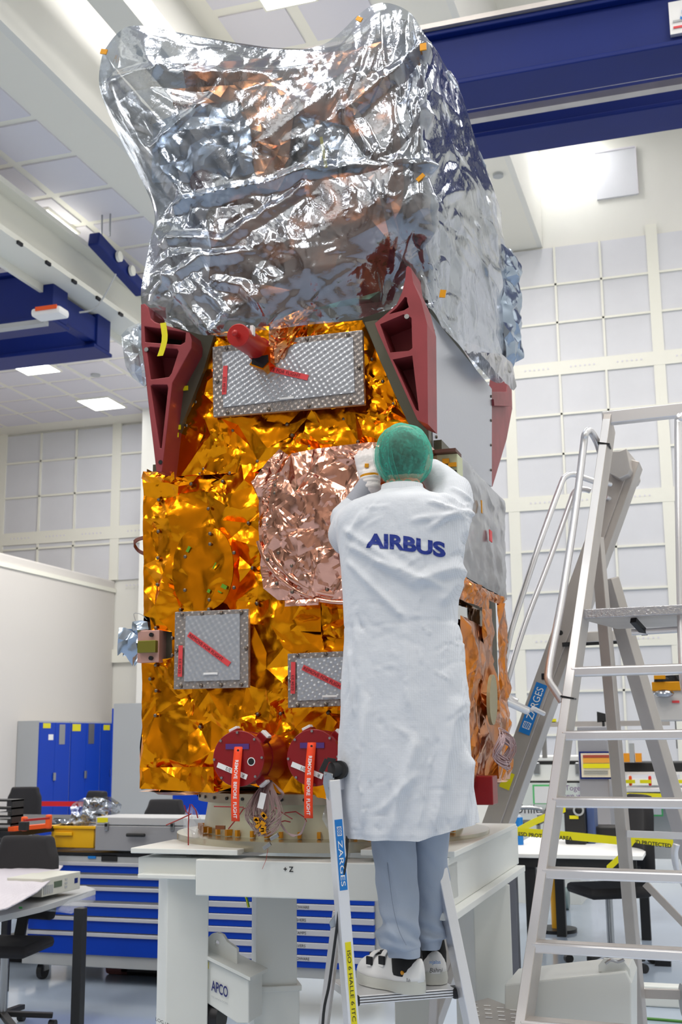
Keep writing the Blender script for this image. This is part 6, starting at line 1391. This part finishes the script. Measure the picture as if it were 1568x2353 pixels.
Lf = (q1 - q0).length
onf(Lf * .3, .04, Lf * .2, .035, mat('lcd_green', lin(90, 105, 85), .3), 'display'); onf(Lf * .84, .04, Lf * .08, .03, M_blue, 'blue_socket')
for k in range(5): onf(Lf * (.04 + .05 * k), .012, Lf * .03, .05, M_grey, 'button')
for k in range(3): onf(Lf * .58, .025 + k * .022, Lf * .06, .012, M_grey, 'button')
bwp = [(-40, 1986), (40, 1983), (145, 1990), (120, 2020), (85, 2050), (50, 2070), (15, 2088), (-40, 2098)]
P_ = [(p[0] / 100, p[1] / 100) for p in bwp]
obj('bubble_wrap_sheet', foil_mb(P_, lambda u, v, h: PZ(u * 100, v * 100, zt_ + .13 - .07 * max(0, v - 20.0) + h * .25), .35, .03, 421, cuts=4), M_bubble3, label='white bubble wrap sheet lying over the near desk', cat='bubble wrap', smooth=60, solid=.008)
# chair under the near desk
# floor clutter below the workbench
for i, (x_, y_, w, h, m, lab) in enumerate(((218, 2262, .22, .2, mat('brick_red', lin(120, 75, 75), .7), 'dull red box on the floor under the workbench'), (300, 2262, .5, .16, M_dark, 'dark equipment box on the floor under the workbench'), (36, 2212, .32, .2, M_black, 'black bag on the floor left of the workbench'))):
    p = PZ(x_, y_, 0); p = Vector((p.x, max(p.y, 8.35), 0)) if i < 2 else p
    obj('floor_box', MB().mm((p.x - w / 2, p.y, 0), (p.x + w / 2, p.y + .3, h)), m, label=lab, cat='box' if i < 2 else 'bag', bevel=.03)
# ------------------------------------------------------------------ right hand background
def rect(x0, y0, x1, y1, Y, d=.3): a = PY(x0, y0, Y); b = PY(x1, y1, Y); return MB().mm((a.x, Y, b.z), (b.x, Y + d, a.z))
# white table
a = PZ(1185, 1972, .80); b = PZ(1500, 1976, .80); dy = PZ(1300, 1925, .80).y
Yt = a.y - .3
a = PY(1150, 1968, Yt); b = PY(1478, 1977, Yt); zt3 = b.z + .03
tb = empty('work_table', ((a.x + b.x) / 2, Yt + .7, 0), 'white topped table with black frame behind the yellow tape', 'table')
obj('table_top', MB().mm((a.x, Yt, zt3 - .03), (b.x, Yt + 1.9, zt3)), M_paper, tb, bevel=.004)
obj('apron', MB().mm((a.x + .02, Yt + .03, zt3 - .1), (b.x - .05, Yt + .08, zt3 - .032)), M_black, tb)
for x_ in (PY(1216, 2000, Yt).x, PY(1442, 2000, Yt).x):
    for y_ in (Yt + .05, Yt + 1.7): obj('leg', MB().mm((x_ - .04, y_, 0), (x_ + .04, y_ + .08, zt3 - .1)), M_black, tb)
# yellow barrier tape
def tape(L, w, lab, txt=None):
    P_ = spline([PQ(*p) for p in L], 16); t = obj('barrier_tape', MB().grid([[p - Vector((0, 0, w / 2)), p + Vector((0, 0, w / 2))] for p in P_]), M_ytape, label=lab, cat='tape', solid=.002)
    if txt:
        for s_, x_, y_, q_, hw in txt: p = PQ(x_, y_, q_ - .03); obj('printed_text', text_mb(s_, height=hw, org=p, right=(P_[-1] - P_[0]), upv=(0, 0, 1), bold=.03), M_txtblk, t)
    return t
tape([(1187, 1911, 8.2), (1280, 1918, 8.2), (1425, 1932, 8.2)], .055, 'yellow tape reading ESD protected area across the left half of the table', [('ESD PROTECTED AREA', 1192, 1921, 8.2, .028)])
tape([(1446, 1926, 8.1), (1500, 1934, 8.1), (1548, 1938, 8.1)], .05, 'yellow tape reading ESD protected area, right of the ladder legs', [('ESD PROTECTED AREA', 1452, 1938, 8.1, .028)])
tape([(1187, 1911, 8.25), (1230, 1888, 8.6), (1300, 1858, 9.0)], .05, 'yellow tape running up and back from the grey post')
tape([(1432, 1829, 9.5), (1500, 1830, 9.5), (1590, 1832, 9.5)], .05, 'yellow tape stretched in front of the far benches')
tape([(1395, 1998, 7.9), (1430, 1965, 7.9), (1460, 1926, 7.9)], .05, 'orange yellow tape end hanging down diagonally over the table')
# grey post by the stand
p = PZ(1180, 2255, 0); gp = empty('barrier_post', (p.x, p.y, 0), 'dark grey profile post with black cap right of the stand', 'post')
zt4 = PQ(1180, 1930, vd(p)).z
obj('post', MB().mm((p.x - .08, p.y, 0), (p.x + .045, p.y + .1, zt4)), mat('post_grey', lin(110, 112, 120), .4, .5), gp, bevel=.006); obj('cap', MB().mm((p.x - .01, p.y - .02, zt4 - .08), (p.x + .06, p.y + .06, zt4 + .03)), M_black, gp, bevel=.015)
q_ = PY(1183, 1966, p.y - .03); obj('yellow_clip', MB().box(q_, (.02, .02, .07)), M_yel, gp)
# yellow post with round foot
p = PZ(1278, 2140, 0); yp_ = empty('barrier_post', (p.x, p.y, 0), 'yellow barrier post on a round dark base under the table', 'post')
obj('base', MB().cyl((p.x, p.y, 0), (p.x, p.y, .03), .19, 32), M_dark, yp_, smooth=40); obj('post', MB().cyl((p.x, p.y, .03), (p.x, p.y, .95), .035, 20), mat('post_yellow', lin(205, 150, 20), .4), yp_, smooth=40)
# black chair at the table
p = PZ(1405, 2225, 0); dup(ch, (p.x, p.y + .1, 0), R(-62), scale=1.12, label='black office chair at the white table, seen through the tall ladder')
# equipment cart wheels
p = PZ(1302, 2085, 0)
for x_, y_, lab in ((1302, 2090, 'grey castor hanging behind the table, left of the chair seat'),):
    q_ = PZ(x_, y_, 0); c_ = obj('castor', MB().cyl((q_.x - .03, q_.y, .11), (q_.x + .03, q_.y, .11), .11, 24), mat('castor_grey', lin(110, 130, 130), .4), label=lab, cat='castor', smooth=40); obj('fork', MB().mm((q_.x - .04, q_.y, .12), (q_.x - .03, q_.y + .04, .4)), M_steel, c_)
# rolling benches and cases beyond
Yk = 13.0
t = empty('flight_case', PY(1260, 1805, Yk), 'white flight case with black trim and metal latches', 'case')
obj('case_body', rect(1180, 1756, 1345, 1795, Yk, .7), M_paper, t, bevel=.01); obj('lid', rect(1180, 1738, 1345, 1749, Yk, .7), M_paper, t, bevel=.01); obj('trim_band', rect(1180, 1749, 1345, 1756, Yk - .005, .7), M_black, t); obj('trim_band', rect(1180, 1795, 1345, 1799, Yk - .005, .7), M_black, t)
for x_ in (1234, 1330): obj('latch', MB().box(PY(x_, 1766, Yk - .02), (.07, .03, .13)), M_steel, t, bevel=.01)
t = empty('cupboard', PY(1260, 1900, 12.6), 'white cupboard front with green taped notice below the flight case', 'cupboard')
a = PY(1170, 1799.5, 12.9); b = PY(1332, 1965, 12.9); obj('panel', MB().mm((a.x, 12.9, 0), (b.x, 13.8, a.z)), M_white, t)
n_ = obj('notice', rect(1224, 1803, 1290, 1848, 12.6, .01), mat('green_tape2', lin(90, 200, 120), .5), t); obj('sheet', rect(1228, 1807, 1290, 1846, 12.59, .008), M_paper, n_)
q_ = PY(1300, 1822, 12.58); obj('purple_text', text_mb('Together\nwe win', height=.13, org=PY(1300, 1834, 12.58)), mat('purple_ink', lin(110, 60, 130), .5), n_)
obj('slogan', text_mb('Unilever house', height=.09, org=PY(1185, 1869, 12.3)), M_txtblk, t)
obj('desk_edge', rect(1180, 1862, 1330, 1874, 12.33, .02), M_paper, t)
obj('beige_note', MB().prism([PY(x, y, 12.58) for x, y in ((1182, 1815), (1198, 1812), (1200, 1828), (1178, 1832))], (0, .004, 0)), mat('beige_note', lin(230, 205, 165), .7), t)
t = empty('control_cabinet', PY(1365, 1960, 11), 'grey control cabinet with a blue framed notice, behind the tall ladder', 'cabinet')
obj('body', rect(1326, 1670, 1410, 1990, 11, .6), mat('ctrl_grey', lin(150, 150, 156), .5), t, bevel=.01)
fr2_ = obj('notice_frame', rect(1331, 1727, 1407, 1790, 10.98, .02), M_blue, t)
obj('notice_sheet', rect(1335, 1731, 1405, 1786, 10.97, .01), mat('notice_cream', lin(235, 225, 200), .6), fr2_)
for y_, y2_, m in ((1735, 1741, mat('stripe_red', lin(170, 70, 50), .6)), (1742, 1753, mat('stripe_orange', lin(235, 165, 60), .6)), (1755, 1765, M_ytape)): obj('colour_stripe', rect(1340, y_, 1402, y2_, 10.96, .008), m, fr2_)
for y_ in (1770, 1774, 1778): obj('text_line', rect(1342, y_, 1398, y_ + 1.5, 10.96, .008), M_grey, fr2_)
obj('edge_strip', rect(1407, 1755, 1413, 1830, 10.95, .05), mat('strip_orange', lin(245, 175, 30), .5), t)
t = empty('monitor', PY(1385, 1668, 10.5), 'small black monitor standing above the control cabinet', 'monitor')
obj('screen', MB().prism([PY(x, y, 11.15) for x, y in ((1372, 1635), (1400, 1642), (1402, 1658), (1373, 1660))], (0, .05, 0)), M_black, t); obj('stand', rect(1384, 1657, 1390, 1671, 11.15, .04), M_black, t)
# shelf frame of grey profiles
t = empty('profile_frame', PY(1300, 1700, 12), 'light frame of aluminium profiles behind the ladders', 'frame')
obj('top_bar', rect(1235, 1659, 1540, 1667, 12, .06), M_alum, t)
for x_ in (1226, 1244): obj('upright', rect(x_, 1668, x_ + 12, 1742, 12 + .01 * x_ / 1244, .08), mat('profile_dark', lin(140, 138, 136), .5, .4), t)
obj('yellow_tag', rect(1244, 1652, 1278, 1660, 12, .05), M_ytape, t)
# black electronics on the bench
for x0, y0, x1, y1, Y, lab in ((1296, 1857, 1346, 1914, 10, 'black fan unit with yellow sticker on the table'), (1365, 1900, 1428, 1918, 10.2, 'low black box at the back of the table')):
    t = empty('electronics_unit', PY((x0 + x1) / 2, y1, Y), lab, 'electronics'); a = PY(x0, y0, Y); b = PY(x1, y1, Y); obj('housing', MB().mm((a.x, Y, zt3), (b.x, Y + .3, a.z)), M_black, t, bevel=.01)
    if x0 < 1300: 
        obj('fan_ring', MB().lathe(PY(1330, 1862, Y - .02), [(.03, 0), (.045, 0), (.045, .01), (.03, .01)], 20, (0, 1, 0)), M_grey, t); obj('sticker', rect(1309, 1874, 1330, 1882, Y - .01, .01), M_yel, t)
a = PY(1347, 1855, 10.1); b = PY(1368, 1914, 10.1); obj('storage_bin', MB().mm((a.x, 10.1, zt3), (b.x, 10.4, a.z)), mat('dull_blue', lin(70, 90, 140), .5), label='dull blue bin beside the black fan unit', cat='bin', bevel=.01)
t = empty('spray_bottle', PY(1192, 1890, 9.9), 'cyan bottle and pens on the table behind the yellow tape', 'bottle'); obj('bottle_body', MB().cyl((PY(1192, 1878, 9.9).x, 9.9, zt3), PY(1192, 1878, 9.9), .035, 16), M_lblue, t, smooth=40); obj('cap', MB().cyl(PY(1192, 1878, 9.9), PY(1192, 1873, 9.9), .018, 12), M_paper, t, smooth=40)
t = empty('chrome_trolley', PY(1215, 1880, 11.5), 'chrome bent tube trolley handle behind the second ladder', 'trolley'); obj('tube_handle', MB().tube(spline([PY(x, y, 11.5) for x, y in ((1170, 1895), (1185, 1862), (1200, 1856), (1240, 1858), (1250, 1870), (1235, 1872))], 30), .02, 8), M_steel, t, smooth=60); obj('tray', rect(1160, 1890, 1240, 1896, 11.5, .4), M_dark, t)
for x_ in (1165, 1236): a = PY(x_, 1893, 11.5); obj('leg', MB().cyl((a.x, 11.55, 0), (a.x, 11.55, a.z), .02, 8), M_steel, t)
# far benches on the right
t = empty('test_bench', PY(1500, 1860, 12), 'white test bench with black shelf and yellow switches at the right edge', 'bench')
obj('bench_top', rect(1432, 1812, 1600, 1820, 12, .8), M_paper, t); obj('black_shelf', rect(1425, 1752, 1600, 1773, 12.2, .6), M_black, t, bevel=.01); obj('white_shelf', rect(1425, 1774, 1600, 1780, 12.15, .7), M_paper, t)
obj('white_shelf', rect(1425, 1840, 1600, 1846, 12, .8), M_paper, t); obj('under_panel', rect(1436, 1820, 1590, 1975, 12.4, .1), M_grey, t); obj('green_notice', rect(1462, 1846, 1525, 1876, 12.3, .02), mat('green_tape2', lin(90, 200, 120), .5), t); obj('notice_sheet', rect(1466, 1846, 1521, 1872, 12.28, .02), M_paper, t)
for x_ in (1433, 1460): obj('amber_box', rect(x_, 1731, x_ + 15, 1751, 12.1, .1), mat('amber_plastic', lin(245, 160, 30), .5), t)
obj('pole', rect(1446, 1708, 1459, 1752, 12.1, .1), M_grey, t)
for x_, m in ((1445, M_ora), (1490, mat('switch_red', lin(220, 40, 30), .5)), (1545, M_black)): obj('switch_box', rect(x_, 1783, x_ + 8, 1806, 12.0, .06), m, t, bevel=.01)
for x_ in (1434, 1471, 1543): obj('yellow_strip', rect(x_, 1792, x_ + 26, 1800, 11.98, .04), M_ytape, t)
t = empty('flight_hardware', PY(1530, 1655, 8.5), 'hanging pale equipment panel with gold edge at the right border', 'equipment')
obj('panel', rect(1497, 1586, 1600, 1656, 8.5, .3), mat('panel_pale', lin(205, 202, 200), .5), t, bevel=.01); obj('gold_rim', rect(1498, 1567, 1600, 1586, 8.48, .35), M_kapton, t, bevel=.005); obj('black_mechanism', foil_mb([((lambda p: (p.x, p.z))(PY(a_, b_, 8.5))) for a_, b_ in ((1504, 1554), (1600, 1548), (1600, 1568), (1504, 1568))], lambda u, v, h: (u, 8.5 - h, v), .08, .08, 511, cuts=1), M_black, t); obj('amber_rail', rect(1503, 1552, 1530, 1560, 8.45, .1), M_kapton, t)
obj('red_mark', rect(1545, 1610, 1562, 1615, 8.49, .02), M_red, t); obj('stand_pole', rect(1551, 1656, 1558, 1720, 8.6, .06), M_steel, t)
obj('foil_part', MB().ball(PY(1526, 1594, 8.45), (.07, .05, .03), 10, 6), M_silver, t, smooth=40)
# pallet and cable on the floor at the right
p = PZ(1525, 2218, 0); obj('floor_socket', MB().box((p.x, p.y, .02), (.12, .1, .04)), M_dark, label='small black floor socket right of the ladder legs', cat='socket')
obj('floor_cable', MB().tube([PZ(x, y, .008) for x, y in ((1300, 2353), (1440, 2345), (1480, 2340), (1530, 2344), (1600, 2350))], .009, 8), mat('earth_green', lin(70, 130, 50), .4), label='green and yellow cable lying on the floor at the lower right', cat='cable', smooth=180)
q_ = PZ(1540, 2282, .12); obj('pallet_truck', MB().box((q_.x + .1, q_.y + .2, .065), (.7, .12, .13)), M_white, label='low white bar on the floor behind the tall ladder', cat='bar', bevel=.01)
